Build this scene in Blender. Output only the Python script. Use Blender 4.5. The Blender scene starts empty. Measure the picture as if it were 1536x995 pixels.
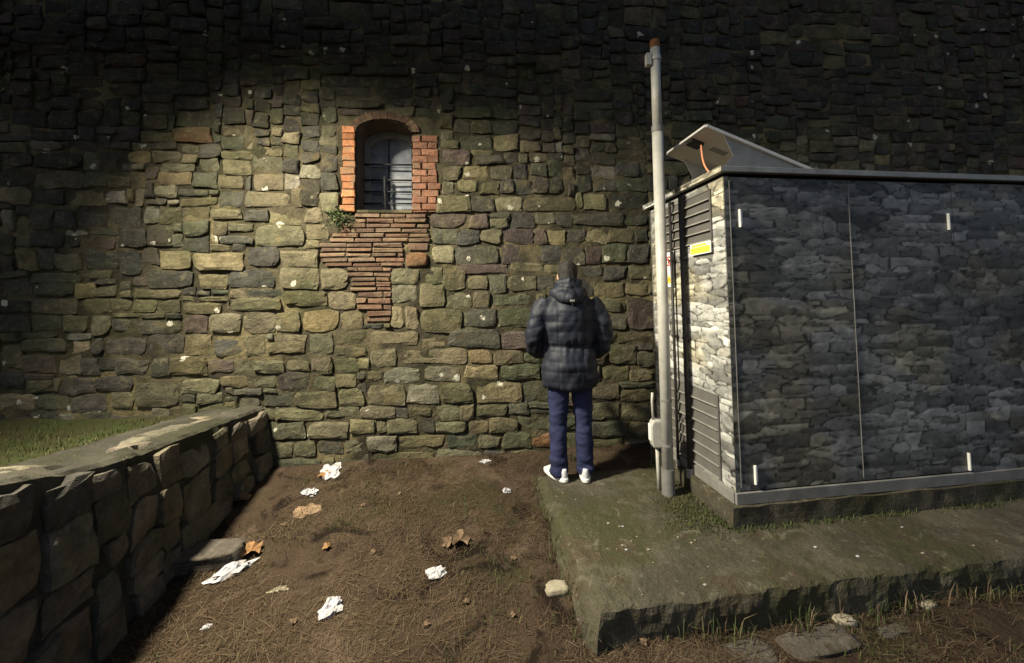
import bpy, bmesh, math, random
import numpy as np
from mathutils import Vector, Matrix, noise as mnoise

random.seed(7)
R = math.radians
scene = bpy.context.scene
COL = scene.collection

# ------------------------------------------------------------------ camera
W0, H0, F0, CX, CY = 1536.0, 995.0, 580.0, 768.0, 424.0
CAM_Z, PITCH, ROLL = 1.68, 2.6, -0.85
cd = bpy.data.cameras.new('camera')
cam = bpy.data.objects.new('camera', cd)
COL.objects.link(cam)
cd.sensor_width = 36.0
cd.lens = F0 / W0 * 36.0
cd.shift_y = -(H0 / 2 - CY) / W0
cd.clip_start = 0.05
cd.clip_end = 500
CAM_M = Matrix.Translation((0, 0, CAM_Z)) @ Matrix.Rotation(R(90 + PITCH), 4, 'X') @ Matrix.Rotation(R(ROLL), 4, 'Z')
cam.matrix_world = CAM_M
scene.camera = cam

# ------------------------------------------------------------------ night sky, faint moon, exposure
world = bpy.data.worlds.new('World')
scene.world = world
world.use_nodes = True
wn = world.node_tree.nodes
sky = wn.new('ShaderNodeTexSky')
sky.sky_type = 'NISHITA'
sky.sun_disc = False
sky.sun_elevation = R(38)
sky.sun_rotation = R(230)
wn['Background'].inputs['Strength'].default_value = 0.078
world.node_tree.links.new(sky.outputs['Color'], wn['Background'].inputs['Color'])
sd = bpy.data.lights.new('moon', 'SUN')
sd.energy = 0.012
sd.angle = R(0.5)
so = bpy.data.objects.new('moon', sd)
COL.objects.link(so)
so.rotation_euler = (R(50), 0, R(-30))
vs = scene.view_settings
vs.view_transform = 'Standard'
vs.look = 'None'
vs.gamma = 1
vs.exposure = 0
vs.use_curve_mapping = False

# street lamp that lights the place (its post stands out of frame on the terrace)
LAMP = Vector((-2.92, 1.55, 4.4))
LAMP_AIM = Vector((-0.45, 3.0, 0.3))
LAMP_W = 3050.0
LAMP_COL = (1.0, 0.93, 0.72)
LAMP_CONE, LAMP_BLEND = 112.0, 1.0

# ------------------------------------------------------------------ helpers
def ray(px, py):
    d = Vector(((px - CX) / F0, -(py - CY) / F0, -1.0))
    return CAM_M.translation.copy(), (CAM_M.to_3x3() @ d)

def on_plane(px, py, p0, n):
    o, d = ray(px, py)
    n = Vector(n)
    return o + d * ((Vector(p0) - o).dot(n) / d.dot(n))

def on_z(px, py, z):
    return on_plane(px, py, (0, 0, z), (0, 0, 1))

CAM_I = CAM_M.inverted()
def project(p):
    c = CAM_I @ Vector(p)
    if c.z > -0.05:
        return None
    return (CX + F0 * c.x / -c.z, CY - F0 * c.y / -c.z, -c.z)

def tag(o, label, cat, group=None):
    o['label'] = label
    o['category'] = cat
    if group:
        o['group'] = group
    return o

def empty(name, loc, label, cat, group=None):
    o = bpy.data.objects.new(name, None)
    o.empty_display_size = 0.1
    o.location = loc
    COL.objects.link(o)
    return tag(o, label, cat, group)

def base_of(parent):
    v = Vector((0, 0, 0))
    while parent is not None:
        v += Vector(parent.location)
        parent = parent.parent
    return v

def mk(name, verts, faces, mat, parent=None, smooth=False, bevel=0, origin=None, attr=None):
    """mesh object from world-space vertices"""
    b = base_of(parent) if parent else (Vector(origin) if origin is not None else Vector((0, 0, 0)))
    me = bpy.data.meshes.new(name)
    me.from_pydata([(v[0] - b[0], v[1] - b[1], v[2] - b[2]) for v in verts], [], faces)
    if attr is not None:
        for an, data in attr.items():
            a = me.color_attributes.new(an, 'FLOAT_COLOR', 'POINT')
            a.data.foreach_set('color', np.asarray(data, dtype=np.float32).ravel())
    if smooth:
        me.polygons.foreach_set('use_smooth', [True] * len(me.polygons))
    me.update()
    o = bpy.data.objects.new(name, me)
    COL.objects.link(o)
    if parent:
        o.parent = parent
    elif origin is not None:
        o.location = origin
    if mat:
        me.materials.append(mat)
    if bevel:
        m = o.modifiers.new('bevel', 'BEVEL')
        m.width = bevel
        m.segments = 2
        m.limit_method = 'ANGLE'
    return o

class MB:
    """collects shapes in world space"""
    def __init__(s):
        s.v = []
        s.f = []
    def add(s, v, f):
        k = len(s.v)
        s.v += [tuple(p) for p in v]
        s.f += [tuple(i + k for i in q) for q in f]
        return s
    def box(s, c, ex, ey, ez):
        """centre and three half-extent vectors"""
        c, ex, ey, ez = Vector(c), Vector(ex), Vector(ey), Vector(ez)
        v = [c + ex * a + ey * b + ez * d for a in (-1, 1) for b in (-1, 1) for d in (-1, 1)]
        f = [(0, 1, 3, 2), (4, 6, 7, 5), (0, 4, 5, 1), (2, 3, 7, 6), (0, 2, 6, 4), (1, 5, 7, 3)]
        if ex.cross(ey).dot(ez) < 0:
            f = [tuple(reversed(q)) for q in f]
        return s.add(v, f)
    def tube(s, pts, r, n=12, caps=True, flat=None):
        pts = [Vector(p) for p in pts]
        if not isinstance(r, (list, tuple)):
            r = [r] * len(pts)
        vs_, fs = [], []
        up = None
        for i, p in enumerate(pts):
            t = (pts[min(i + 1, len(pts) - 1)] - pts[max(i - 1, 0)]).normalized()
            if up is None:
                a = Vector((0, 0, 1)) if abs(t.z) < 0.9 else Vector((0, 1, 0))
                up = t.cross(a).normalized()
            up = (up - t * up.dot(t)).normalized()
            w = t.cross(up)
            for k in range(n):
                an = 2 * math.pi * k / n
                vs_.append(p + up * math.cos(an) * r[i] + w * math.sin(an) * r[i])
        for i in range(len(pts) - 1):
            for k in range(n):
                fs.append((i * n + k, i * n + (k + 1) % n, (i + 1) * n + (k + 1) % n, (i + 1) * n + k))
        if caps:
            fs.append(tuple(reversed(range(n))))
            fs.append(tuple((len(pts) - 1) * n + k for k in range(n)))
        return s.add(vs_, fs)
    def rings(s, rr, n=24):
        """closed loft over elliptical rings (cx,cy,cz,rx,ry)"""
        vs_, fs = [], []
        for (x, y, z, a, b) in rr:
            for k in range(n):
                t = 2 * math.pi * k / n
                vs_.append((x + a * math.cos(t), y + b * math.sin(t), z))
        for i in range(len(rr) - 1):
            for k in range(n):
                fs.append((i * n + k, i * n + (k + 1) % n, (i + 1) * n + (k + 1) % n, (i + 1) * n + k))
        fs.append(tuple(reversed(range(n))))
        fs.append(tuple((len(rr) - 1) * n + k for k in range(n)))
        return s.add(vs_, fs)
    def ball(s, c, rx, ry, rz, n=16, m=10):
        c = Vector(c)
        vs_ = [c + Vector((0, 0, -rz))]
        for i in range(1, m):
            ph = -math.pi / 2 + math.pi * i / m
            for k in range(n):
                t = 2 * math.pi * k / n
                vs_.append(c + Vector((rx * math.cos(ph) * math.cos(t), ry * math.cos(ph) * math.sin(t), rz * math.sin(ph))))
        vs_.append(c + Vector((0, 0, rz)))
        fs = [(0, 1 + (k + 1) % n, 1 + k) for k in range(n)]
        for i in range(m - 2):
            for k in range(n):
                a = 1 + i * n
                fs.append((a + k, a + (k + 1) % n, a + n + (k + 1) % n, a + n + k))
        a = 1 + (m - 2) * n
        fs += [(a + k, a + (k + 1) % n, len(vs_) - 1) for k in range(n)]
        return s.add(vs_, fs)
    def build(s, name, mat, parent=None, **kw):
        return mk(name, s.v, s.f, mat, parent, **kw)

def hsh(ix, iy, seed):
    h = (ix.astype(np.int64) * 374761393 + iy.astype(np.int64) * 668265263 + seed * 1442695041) & 0xffffffff
    h = ((h ^ (h >> 13)) * 1274126177) & 0xffffffff
    h = (h ^ (h >> 16)) & 0xffffffff
    return h / 4294967295.0

def vnoise(x, y, seed=0):
    x = np.asarray(x, float); y = np.asarray(y, float)
    ix, iy = np.floor(x), np.floor(y)
    fx, fy = x - ix, y - iy
    fx = fx * fx * (3 - 2 * fx); fy = fy * fy * (3 - 2 * fy)
    a = hsh(ix, iy, seed); b = hsh(ix + 1, iy, seed); c = hsh(ix, iy + 1, seed); d = hsh(ix + 1, iy + 1, seed)
    return (a * (1 - fx) + b * fx) * (1 - fy) + (c * (1 - fx) + d * fx) * fy

def fbm(x, y, seed=0, octv=4, gain=0.5):
    s, a, t = 0, 1.0, 0
    for i in range(octv):
        s = s + a * vnoise(np.asarray(x) * 2 ** i + 17.3 * i, np.asarray(y) * 2 ** i - 9.1 * i, seed + i)
        t += a
        a *= gain
    return s / t

def sstep(a, b, x):
    t = np.clip((np.asarray(x, float) - a) / (b - a), 0, 1)
    return t * t * (3 - 2 * t)

# ------------------------------------------------------------------ materials
class NT:
    def __init__(s, name, rough=0.9, spec=0.3):
        s.m = bpy.data.materials.new(name)
        s.m.use_nodes = True
        s.t = s.m.node_tree
        s.b = s.t.nodes['Principled BSDF']
        s.b.inputs['Roughness'].default_value = rough
        s.b.inputs['Specular IOR Level'].default_value = spec
        s.tc = s.t.nodes.new('ShaderNodeTexCoord')
        s.co = s.tc.outputs['Object']
    def n(s, typ, ins=None, **props):
        nd = s.t.nodes.new(typ)
        for k, v in props.items():
            setattr(nd, k, v)
        for k, v in (ins or {}).items():
            s.put(nd.inputs[k], v)
        return nd
    def put(s, sock, v):
        if isinstance(v, bpy.types.NodeSocket):
            s.t.links.new(v, sock)
        elif isinstance(v, (tuple, list)) and sock.type == 'RGBA' and len(v) == 3:
            sock.default_value = (*v, 1)
        else:
            sock.default_value = v
    def noise(s, scale, detail=4, rough=0.55, co=None, dist=0.0):
        return s.n('ShaderNodeTexNoise', {'Vector': co or s.co, 'Scale': scale, 'Detail': detail, 'Roughness': rough, 'Distortion': dist}).outputs['Fac']
    def ramp(s, fac, a, b):
        nd = s.n('ShaderNodeMapRange', {'Value': fac, 'From Min': a, 'From Max': b}, interpolation_type='SMOOTHSTEP')
        return nd.outputs['Result']
    def lin(s, fac, a, b, c, d):
        nd = s.n('ShaderNodeMapRange', {'Value': fac, 'From Min': a, 'From Max': b, 'To Min': c, 'To Max': d})
        return nd.outputs['Result']
    def math(s, op, a, b=None, c=None):
        nd = s.n('ShaderNodeMath', operation=op)
        s.put(nd.inputs[0], a)
        if b is not None:
            s.put(nd.inputs[1], b)
        if c is not None:
            s.put(nd.inputs[2], c)
        return nd.outputs[0]
    def mix(s, fac, a, b, blend='MIX'):
        nd = s.n('ShaderNodeMix', data_type='RGBA', blend_type=blend)
        s.put(nd.inputs[0], fac)
        s.put(nd.inputs[6], a)
        s.put(nd.inputs[7], b)
        return nd.outputs[2]
    def attr(s, name):
        return s.n('ShaderNodeAttribute', attribute_name=name).outputs['Color']
    def map(s, scale):
        return s.n('ShaderNodeMapping', {'Vector': s.co, 'Scale': scale}).outputs['Vector']
    def grey(s, fac):
        return s.n('ShaderNodeCombineColor', {0: fac, 1: fac, 2: fac}).outputs[0]
    def done(s, col, bump=None, strength=0.5, dist=0.01, rough=None):
        s.put(s.b.inputs['Base Color'], col)
        if rough is not None:
            s.put(s.b.inputs['Roughness'], rough)
        if bump is not None:
            bn = s.n('ShaderNodeBump', {'Height': bump, 'Strength': strength, 'Distance': dist})
            s.t.links.new(bn.outputs['Normal'], s.b.inputs['Normal'])
        return s.m

def stone_mat(name, lichen=True, moss=0.5, contrast=1.0):
    s = NT(name, 0.92, 0.25)
    base = s.attr('tint')
    n1 = s.noise(7, 6, 0.65)
    n2 = s.noise(38, 5, 0.7)
    n3 = s.noise(2.2, 3, 0.5)
    k = s.math('MULTIPLY', s.lin(n1, 0.3, 0.7, 1 - 0.45 * contrast, 1 + 0.45 * contrast), s.lin(n2, 0.3, 0.7, 0.72, 1.28))
    c = s.mix(1.0, base, s.grey(k), 'MULTIPLY')
    c = s.mix(s.math('MULTIPLY', s.ramp(n3, 0.5, 0.68), moss), c, (0.052, 0.058, 0.022))
    # dark crusts
    c = s.mix(s.math('MULTIPLY', s.ramp(s.noise(4.3, 5, 0.62), 0.56, 0.72), 0.6), c, (0.028, 0.026, 0.022))
    # ochre bloom
    c = s.mix(s.math('MULTIPLY', s.ramp(s.noise(3.1, 4, 0.6, dist=0.6), 0.58, 0.72), 0.4), c, (0.20, 0.15, 0.065))
    if lichen:
        v = s.n('ShaderNodeTexVoronoi', {'Vector': s.co, 'Scale': 7.5, 'Randomness': 1.0}, feature='F1')
        rnd = s.n('ShaderNodeSeparateColor', {0: v.outputs['Color']}).outputs[0]
        size = s.lin(rnd, 0.66, 1.0, -0.06, 0.25)
        dd = s.math('ADD', v.outputs['Distance'], s.lin(s.noise(34, 5, 0.7), 0.3, 0.7, -0.13, 0.13))
        spot = s.math('LESS_THAN', dd, size)
        c = s.mix(s.math('MULTIPLY', spot, 0.85), c, (0.62, 0.58, 0.47))
        pale = s.ramp(s.noise(15, 6, 0.75), 0.61, 0.70)
        c = s.mix(s.math('MULTIPLY', pale, 0.55), c, (0.29, 0.25, 0.16))
    vf = s.n('ShaderNodeTexVoronoi', {'Vector': s.n('ShaderNodeVectorMath', {0: s.co, 1: s.n('ShaderNodeTexNoise', {'Vector': s.co, 'Scale': 9.0, 'Detail': 3.0}).outputs['Color']}, operation='MULTIPLY_ADD').outputs[0], 'Scale': 16.0}, feature='F1').outputs['Distance']
    c = s.mix(s.math('MULTIPLY', s.ramp(s.noise(13, 6, 0.75), 0.54, 0.66), 0.5), c, (0.19, 0.165, 0.095))
    bump = s.math('ADD', s.math('MULTIPLY', n1, 0.8), s.math('ADD', s.math('MULTIPLY', s.noise(38, 8, 0.8), 0.8), s.math('MULTIPLY', vf, 0.35)))
    return s.done(c, bump, 0.8, 0.035)

M = {}
M['stone'] = stone_mat('wall_stone')
M['low_stone'] = stone_mat('rubble_stone', lichen=False, moss=0.35)

s = NT('lime_mortar', 0.95, 0.15)
c = s.mix(s.ramp(s.noise(3, 5, 0.6), 0.38, 0.66), (0.055, 0.047, 0.032), (0.15, 0.125, 0.075))
c = s.mix(s.ramp(s.noise(1.6, 3, 0.5), 0.55, 0.66), c, (0.22, 0.18, 0.095))
c = s.mix(s.math('MULTIPLY', s.ramp(s.noise(2.4, 4), 0.5, 0.62), 0.5), c, (0.05, 0.052, 0.024))
c = s.mix(1.0, c, s.grey(s.lin(s.noise(55, 4, 0.7), 0.3, 0.7, 0.7, 1.3)), 'MULTIPLY')
M['mortar'] = s.done(c, s.math('ADD', s.noise(22, 8, 0.8), s.noise(60, 6, 0.8)), 1.0, 0.035)

s = NT('old_brick', 0.92, 0.2)
c = s.mix(1.0, s.attr('tint'), s.grey(s.lin(s.noise(26, 5, 0.7), 0.28, 0.72, 0.6, 1.4)), 'MULTIPLY')
c = s.mix(s.math('MULTIPLY', s.ramp(s.noise(9, 4), 0.50, 0.64), 0.6), c, (0.17, 0.125, 0.078))
c = s.mix(s.math('MULTIPLY', s.ramp(s.noise(6, 4), 0.56, 0.7), 0.5), c, (0.05, 0.035, 0.025))
M['brick'] = s.done(c, s.noise(60, 5, 0.7), 0.7, 0.015)

s = NT('soil', 0.97, 0.1)
a = s.mix(s.ramp(s.noise(1.3, 5, 0.6), 0.35, 0.65), (0.036, 0.0235, 0.0155), (0.070, 0.048, 0.032))
a = s.mix(s.math('MULTIPLY', s.ramp(s.noise(2.1, 5, 0.6), 0.5, 0.68), 0.65), a, (0.036, 0.035, 0.015))
a = s.mix(s.math('MULTIPLY', s.ramp(s.noise(2.7, 6, 0.65, dist=0.8), 0.53, 0.62), 0.9), a, (0.012, 0.008, 0.006))
a = s.mix(s.math('MULTIPLY', s.ramp(s.noise(1.9, 7, 0.7, dist=0.4), 0.52, 0.64), 0.7), a, (0.115, 0.080, 0.056))
a = s.mix(s.ramp(s.noise(40, 4, 0.75), 0.62, 0.78), a, (0.12, 0.08, 0.045))
a = s.mix(1.0, a, s.grey(s.lin(s.noise(110, 4, 0.7), 0.3, 0.7, 0.6, 1.4)), 'MULTIPLY')
M['soil'] = s.done(a, s.math('ADD', s.noise(28, 6, 0.7), s.math('MULTIPLY', s.noise(130, 3), 0.5)), 0.8, 0.03)

s = NT('turf', 0.97, 0.1)
a = s.mix(s.ramp(s.noise(2.5, 5), 0.35, 0.65), (0.05, 0.042, 0.02), (0.05, 0.06, 0.02))
M['turf'] = s.done(a, s.noise(60, 5, 0.7), 0.8, 0.03)

s = NT('weathered_concrete', 0.93, 0.2)
a = s.mix(s.ramp(s.noise(2.6, 6, 0.62), 0.35, 0.65), (0.050, 0.044, 0.030), (0.092, 0.080, 0.056))
a = s.mix(s.math('MULTIPLY', s.ramp(s.noise(1.7, 7, 0.7), 0.46, 0.58), 0.85), a, (0.044, 0.044, 0.019))
a = s.mix(s.math('MULTIPLY', s.ramp(s.noise(3.4, 8, 0.75), 0.53, 0.62), 0.8), a, (0.062, 0.046, 0.03))
a = s.mix(s.math('MULTIPLY', s.ramp(s.noise(6.5, 8, 0.75, dist=0.7), 0.56, 0.66), 0.6), a, (0.15, 0.132, 0.096))
a = s.mix(s.ramp(s.noise(21, 6, 0.75), 0.62, 0.70), a, (0.20, 0.175, 0.125))
a = s.mix(1.0, a, s.grey(s.lin(s.noise(80, 4, 0.7), 0.3, 0.7, 0.72, 1.28)), 'MULTIPLY')
M['concrete'] = s.done(a, s.math('ADD', s.noise(14, 6, 0.7), s.math('MULTIPLY', s.noise(90, 4), 0.5)), 0.7, 0.02)

s = NT('low_wall_render', 0.94, 0.2)
a = s.mix(s.ramp(s.noise(3.2, 6, 0.65), 0.35, 0.65), (0.075, 0.068, 0.052), (0.14, 0.125, 0.095))
a = s.mix(s.math('MULTIPLY', s.ramp(s.noise(2.2, 4), 0.48, 0.64), 0.6), a, (0.052, 0.056, 0.026))
a = s.mix(s.ramp(s.noise(9, 7, 0.75), 0.62, 0.68), a, (0.30, 0.275, 0.21))
M['low_mortar'] = s.done(a, s.math('ADD', s.noise(13, 9, 0.8), s.math('MULTIPLY', s.noise(60, 6, 0.8), 0.8)), 1.0, 0.045)

s = NT('printed_cladding', 0.55, 0.35)
c = s.mix(1.0, s.attr('print'), s.grey(s.lin(s.noise(3.0, 5, 0.6), 0.3, 0.7, 0.8, 1.2)), 'MULTIPLY')
M['print'] = s.done(c, s.noise(22, 4), 0.12, 0.004)

def plain(name, col, rough=0.6, spec=0.4, var=0.25, scale=12, metal=0.0, dirt=None, bump=0.15):
    s = NT(name, rough, spec)
    s.b.inputs['Metallic'].default_value = metal
    c = s.mix(1.0, col, s.grey(s.lin(s.noise(scale, 5, 0.65), 0.3, 0.7, 1 - var, 1 + var)), 'MULTIPLY')
    if dirt:
        c = s.mix(s.math('MULTIPLY', s.ramp(s.noise(scale * 0.45, 5, 0.6), 0.52, 0.68), 0.6), c, dirt)
    return s.done(c, s.noise(scale * 6, 4), bump, 0.005)

M['pole'] = plain('galvanised_paint', (0.40, 0.385, 0.345), 0.5, 0.4, 0.16, 9, dirt=(0.24, 0.2, 0.15))
M['pole_dark'] = plain('grey_sleeve', (0.17, 0.16, 0.15), 0.6, 0.4, 0.2, 14)
M['rust'] = plain('rust', (0.19, 0.085, 0.032), 0.9, 0.2, 0.4, 40, bump=0.5)
M['conduit'] = plain('dark_conduit', (0.026, 0.023, 0.022), 0.55, 0.35, 0.25, 12)
M['slat'] = plain('louvre_metal', (0.10, 0.092, 0.085), 0.5, 0.4, 0.15, 8)
M['slat_edge'] = plain('louvre_bead', (0.26, 0.245, 0.22), 0.5, 0.4, 0.15, 8)
M['trim'] = plain('grey_trim', (0.20, 0.19, 0.175), 0.55, 0.4, 0.22, 9, dirt=(0.13, 0.12, 0.10))
M['roof'] = plain('roof_sheet', (0.27, 0.265, 0.25), 0.55, 0.4, 0.25, 8, dirt=(0.12, 0.115, 0.1))
M['gap'] = plain('dark_gap', (0.012, 0.012, 0.012), 0.9, 0.1, 0.1, 8)
M['white_metal'] = plain('white_hinge', (0.78, 0.76, 0.70), 0.4, 0.5, 0.08, 20)
M['panel_back'] = plain('panel_backsheet', (0.62, 0.54, 0.44), 0.6, 0.4, 0.1, 6, dirt=(0.3, 0.26, 0.2))
M['panel_cells'] = plain('panel_cells', (0.01, 0.012, 0.03), 0.15, 0.5, 0.1, 6)
M['alu'] = plain('aluminium_frame', (0.55, 0.53, 0.5), 0.4, 0.5, 0.1, 10)
M['bracket'] = plain('sheet_bracket', (0.17, 0.17, 0.172), 0.5, 0.4, 0.2, 9)
M['black'] = plain('black_plastic', (0.012, 0.012, 0.012), 0.5, 0.4, 0.1, 10)
M['orange'] = plain('orange_cable', (0.75, 0.30, 0.15), 0.45, 0.4, 0.08, 20)
M['sign_white'] = plain('sign_white', (0.78, 0.77, 0.72), 0.45, 0.4, 0.06, 20)
M['sign_yellow'] = plain('sign_yellow', (0.80, 0.52, 0.06), 0.45, 0.4, 0.06, 20)
M['sign_red'] = plain('sign_red', (0.55, 0.03, 0.03), 0.45, 0.4, 0.06, 20)
M['sign_black'] = plain('sign_black', (0.03, 0.03, 0.03), 0.45, 0.4, 0.06, 20)
M['iron'] = plain('window_iron', (0.022, 0.02, 0.022), 0.7, 0.3, 0.3, 20)
M['frame'] = plain('window_frame', (0.26, 0.26, 0.27), 0.7, 0.3, 0.2, 12)
M['room'] = plain('dark_room', (0.03, 0.03, 0.035), 0.9, 0.1, 0.2, 5)
s = NT('old_glass', 0.35, 0.3)
M['glass'] = s.done(s.mix(s.ramp(s.noise(5, 4), 0.4, 0.7), (0.14, 0.15, 0.18), (0.30, 0.31, 0.33)), s.noise(3, 2), 0.1, 0.01)
s = NT('padded_nylon', 0.62, 0.3)
c = s.mix(s.ramp(s.noise(5, 4), 0.35, 0.65), (0.0075, 0.0088, 0.0155), (0.0135, 0.0158, 0.026))
M['jacket'] = s.done(c, s.noise(20, 4, 0.6), 0.35, 0.012)
s = NT('denim', 0.85, 0.2)
c = s.mix(s.ramp(s.noise(6, 4), 0.35, 0.65), (0.014, 0.0175, 0.046), (0.025, 0.030, 0.074))
M['jeans'] = s.done(c, s.noise(18, 5, 0.65), 0.5, 0.012)
s = NT('hair', 0.75, 0.3)
c = s.mix(s.ramp(s.noise(60, 4, co=s.map((1, 1, 0.15))), 0.35, 0.65), (0.010, 0.009, 0.008), (0.028, 0.024, 0.02))
M['hair'] = s.done(c, s.noise(70, 4, co=s.map((1, 1, 0.15))), 0.8, 0.01)
M['skin'] = plain('skin', (0.42, 0.24, 0.17), 0.55, 0.35, 0.06, 20)
M['shoe'] = plain('shoe_upper', (0.50, 0.50, 0.52), 0.6, 0.3, 0.15, 20)
M['sole'] = plain('shoe_sole', (0.82, 0.80, 0.76), 0.5, 0.4, 0.06, 20)
M['elastic'] = plain('black_elastic', (0.02, 0.02, 0.022), 0.7, 0.2, 0.1, 20)
M['tissue'] = plain('tissue_paper', (0.43, 0.42, 0.44), 0.9, 0.1, 0.14, 30, dirt=(0.27, 0.235, 0.2))
M['card'] = plain('soggy_card', (0.24, 0.16, 0.10), 0.9, 0.1, 0.3, 22)
M['leaf_orange'] = plain('dry_leaf_orange', (0.25, 0.135, 0.06), 0.8, 0.2, 0.35, 30)
M['leaf_brown'] = plain('dry_leaf_brown', (0.14, 0.092, 0.056), 0.85, 0.2, 0.35, 30)
M['pale_stone'] = plain('pale_stone', (0.30, 0.26, 0.19), 0.9, 0.2, 0.35, 14, dirt=(0.12, 0.1, 0.065), bump=0.6)
s = NT('grey_flagstone', 0.92, 0.2)
c = s.mix(s.ramp(s.noise(9, 7, 0.7), 0.38, 0.62), (0.12, 0.10, 0.083), (0.19, 0.163, 0.137))
c = s.mix(s.ramp(s.noise(5, 6, 0.7), 0.5, 0.62), c, (0.085, 0.07, 0.048))
c = s.mix(s.math('MULTIPLY', s.ramp(s.noise(6, 4, 0.6, co=s.map((0.6, 0.6, 9))), 0.52, 0.6), 0.5), c, (0.035, 0.028, 0.022))
M['flag_stone'] = s.done(c, s.math('ADD', s.noise(30, 8, 0.8), s.math('MULTIPLY', s.noise(7, 3, 0.6, co=s.map((0.5, 0.5, 10))), 0.8)), 1.0, 0.03)
s = NT('dry_needles', 0.9, 0.15)
M['needles'] = s.done(s.attr('tint'))
s = NT('green_blades', 0.75, 0.25)
M['blades'] = s.done(s.attr('tint'))

# ------------------------------------------------------------------ reference frames
WY = R(4.5)
WU = Vector((math.cos(WY), math.sin(WY), 0))
WN = Vector((math.sin(WY), -math.cos(WY), 0))          # faces the camera
WO = Vector((0, 3.72, 0))
def wall_px(px, py):
    p = on_plane(px, py, WO, WN)
    return ((p - WO).dot(WU), p.z)
def wall_pt(u, v, d=0.0):
    return WO + WU * u + WN * d + Vector((0, 0, v))

SLAB_Z = 0.25
SL0 = on_z(808, 712, SLAB_Z)         # slab: far left corner
SL1 = on_z(904, 912, SLAB_Z)         # near left corner
SL2 = on_z(1536, 833, SLAB_Z)        # on the front edge at the frame's right side
SEX = (SL2 - SL1).normalized()
KC = on_z(1101, 794, SLAB_Z)         # kiosk plinth: near left bottom corner
KY = R(7.6)
KU = Vector((math.cos(KY), math.sin(KY), 0))
KD = Vector((-math.sin(KY), math.cos(KY), 0))
Z = Vector((0, 0, 1))

LWA = Vector((*on_plane(394, 700, WO, WN).xy, 0))       # low wall: right face at the big wall
LWB = Vector((*on_z(122, 995, 0.07).xy, 0))             # right face near the camera
LWD = (LWB - LWA).normalized()
LWN = Vector((-LWD.y, LWD.x, 0))
if LWN.x < 0:
    LWN = -LWN                                           # points right, to the soil
TERR_Z = wall_px(120, 628)[1]

def ground_z(x, y):
    x = np.asarray(x, float); y = np.asarray(y, float)
    z = 0.07 + 0.13 * sstep(1.7, 3.55, y) + 0.03 * sstep(0.0, 1.0, x) * sstep(2.4, 3.2, y)
    z = z + 0.035 * sstep(3.3, 3.75, y)
    z = z + (fbm(x * 1.3, y * 1.3, 3) - 0.5) * 0.07 + (fbm(x * 7, y * 7, 11) - 0.5) * 0.03
    return z
def gz(x, y):
    return float(ground_z(x, y))
def on_ground(px, py):
    z = 0.12
    for i in range(12):
        p = on_z(px, py, z)
        z = gz(p.x, p.y)
    return Vector((p.x, p.y, z))

# ------------------------------------------------------------------ ground
def grid_axis(lo, a, b, hi, step, grow=1.35):
    xs = list(np.arange(a, b + 1e-6, step))
    d, x = step, xs[0]
    left = []
    while x > lo:
        d *= grow
        x -= d
        left.append(max(x, lo))
    d, x = step, xs[-1]
    right = []
    while x < hi:
        d *= grow
        x += d
        right.append(min(x, hi))
    return np.array(left[::-1] + xs + right)

gx = grid_axis(-60, -2.9, 4.4, 60, 0.035)
gy = grid_axis(-60, 1.0, 4.0, 40, 0.035)
GX, GY = np.meshgrid(gx, gy)
GZ = ground_z(GX, GY)
nx, ny = len(gx), len(gy)
gv = np.stack([GX, GY, GZ], -1).reshape(-1, 3).tolist()
gf = [(j * nx + i, j * nx + i + 1, (j + 1) * nx + i + 1, (j + 1) * nx + i) for j in range(ny - 1) for i in range(nx - 1)]
o = mk('ground', gv, gf, M['soil'], smooth=True)
o['kind'] = 'structure'

# raised grass terrace held by the low wall
tv, tf = [], []
tn, tm = 60, 50
for j in range(tm + 1):
    for i in range(tn + 1):
        a = (j / tm) * 8.0 - 0.05
        b = (i / tn) ** 1.6 * 10.0
        p = LWA + LWD * a - LWN * (0.12 + b)
        z = TERR_Z + 0.05 * (mnoise.noise((p.x * 1.7, p.y * 1.7, 0.3))) + 0.02 * mnoise.noise((p.x * 9, p.y * 9, 2.3))
        tv.append((p.x, p.y + 0.05, z))
for j in range(tm):
    for i in range(tn):
        k = j * (tn + 1) + i
        tf.append((k, k + tn + 1, k + tn + 2, k + 1))
o = mk('terrace', tv, tf, M['turf'], smooth=True)
o['kind'] = 'structure'

# ------------------------------------------------------------------ the great stone wall
U0, U1, V0, V1 = -7.2, 7.4, -0.25, 5.5
wall = empty('stone_wall', wall_pt(0, 0), 'tall rubble stone wall with a small barred window and red brick patching', 'wall')

# tones
TONE = {'d': (0.062, 0.057, 0.045), 'm': (0.118, 0.103, 0.062), 't': (0.165, 0.14, 0.082), 'y': (0.215, 0.17, 0.088),
        'g': (0.082, 0.082, 0.052), 'p': (0.082, 0.062, 0.052), 'l': (0.17, 0.155, 0.115), 'b': (0.16, 0.085, 0.048)}
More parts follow.
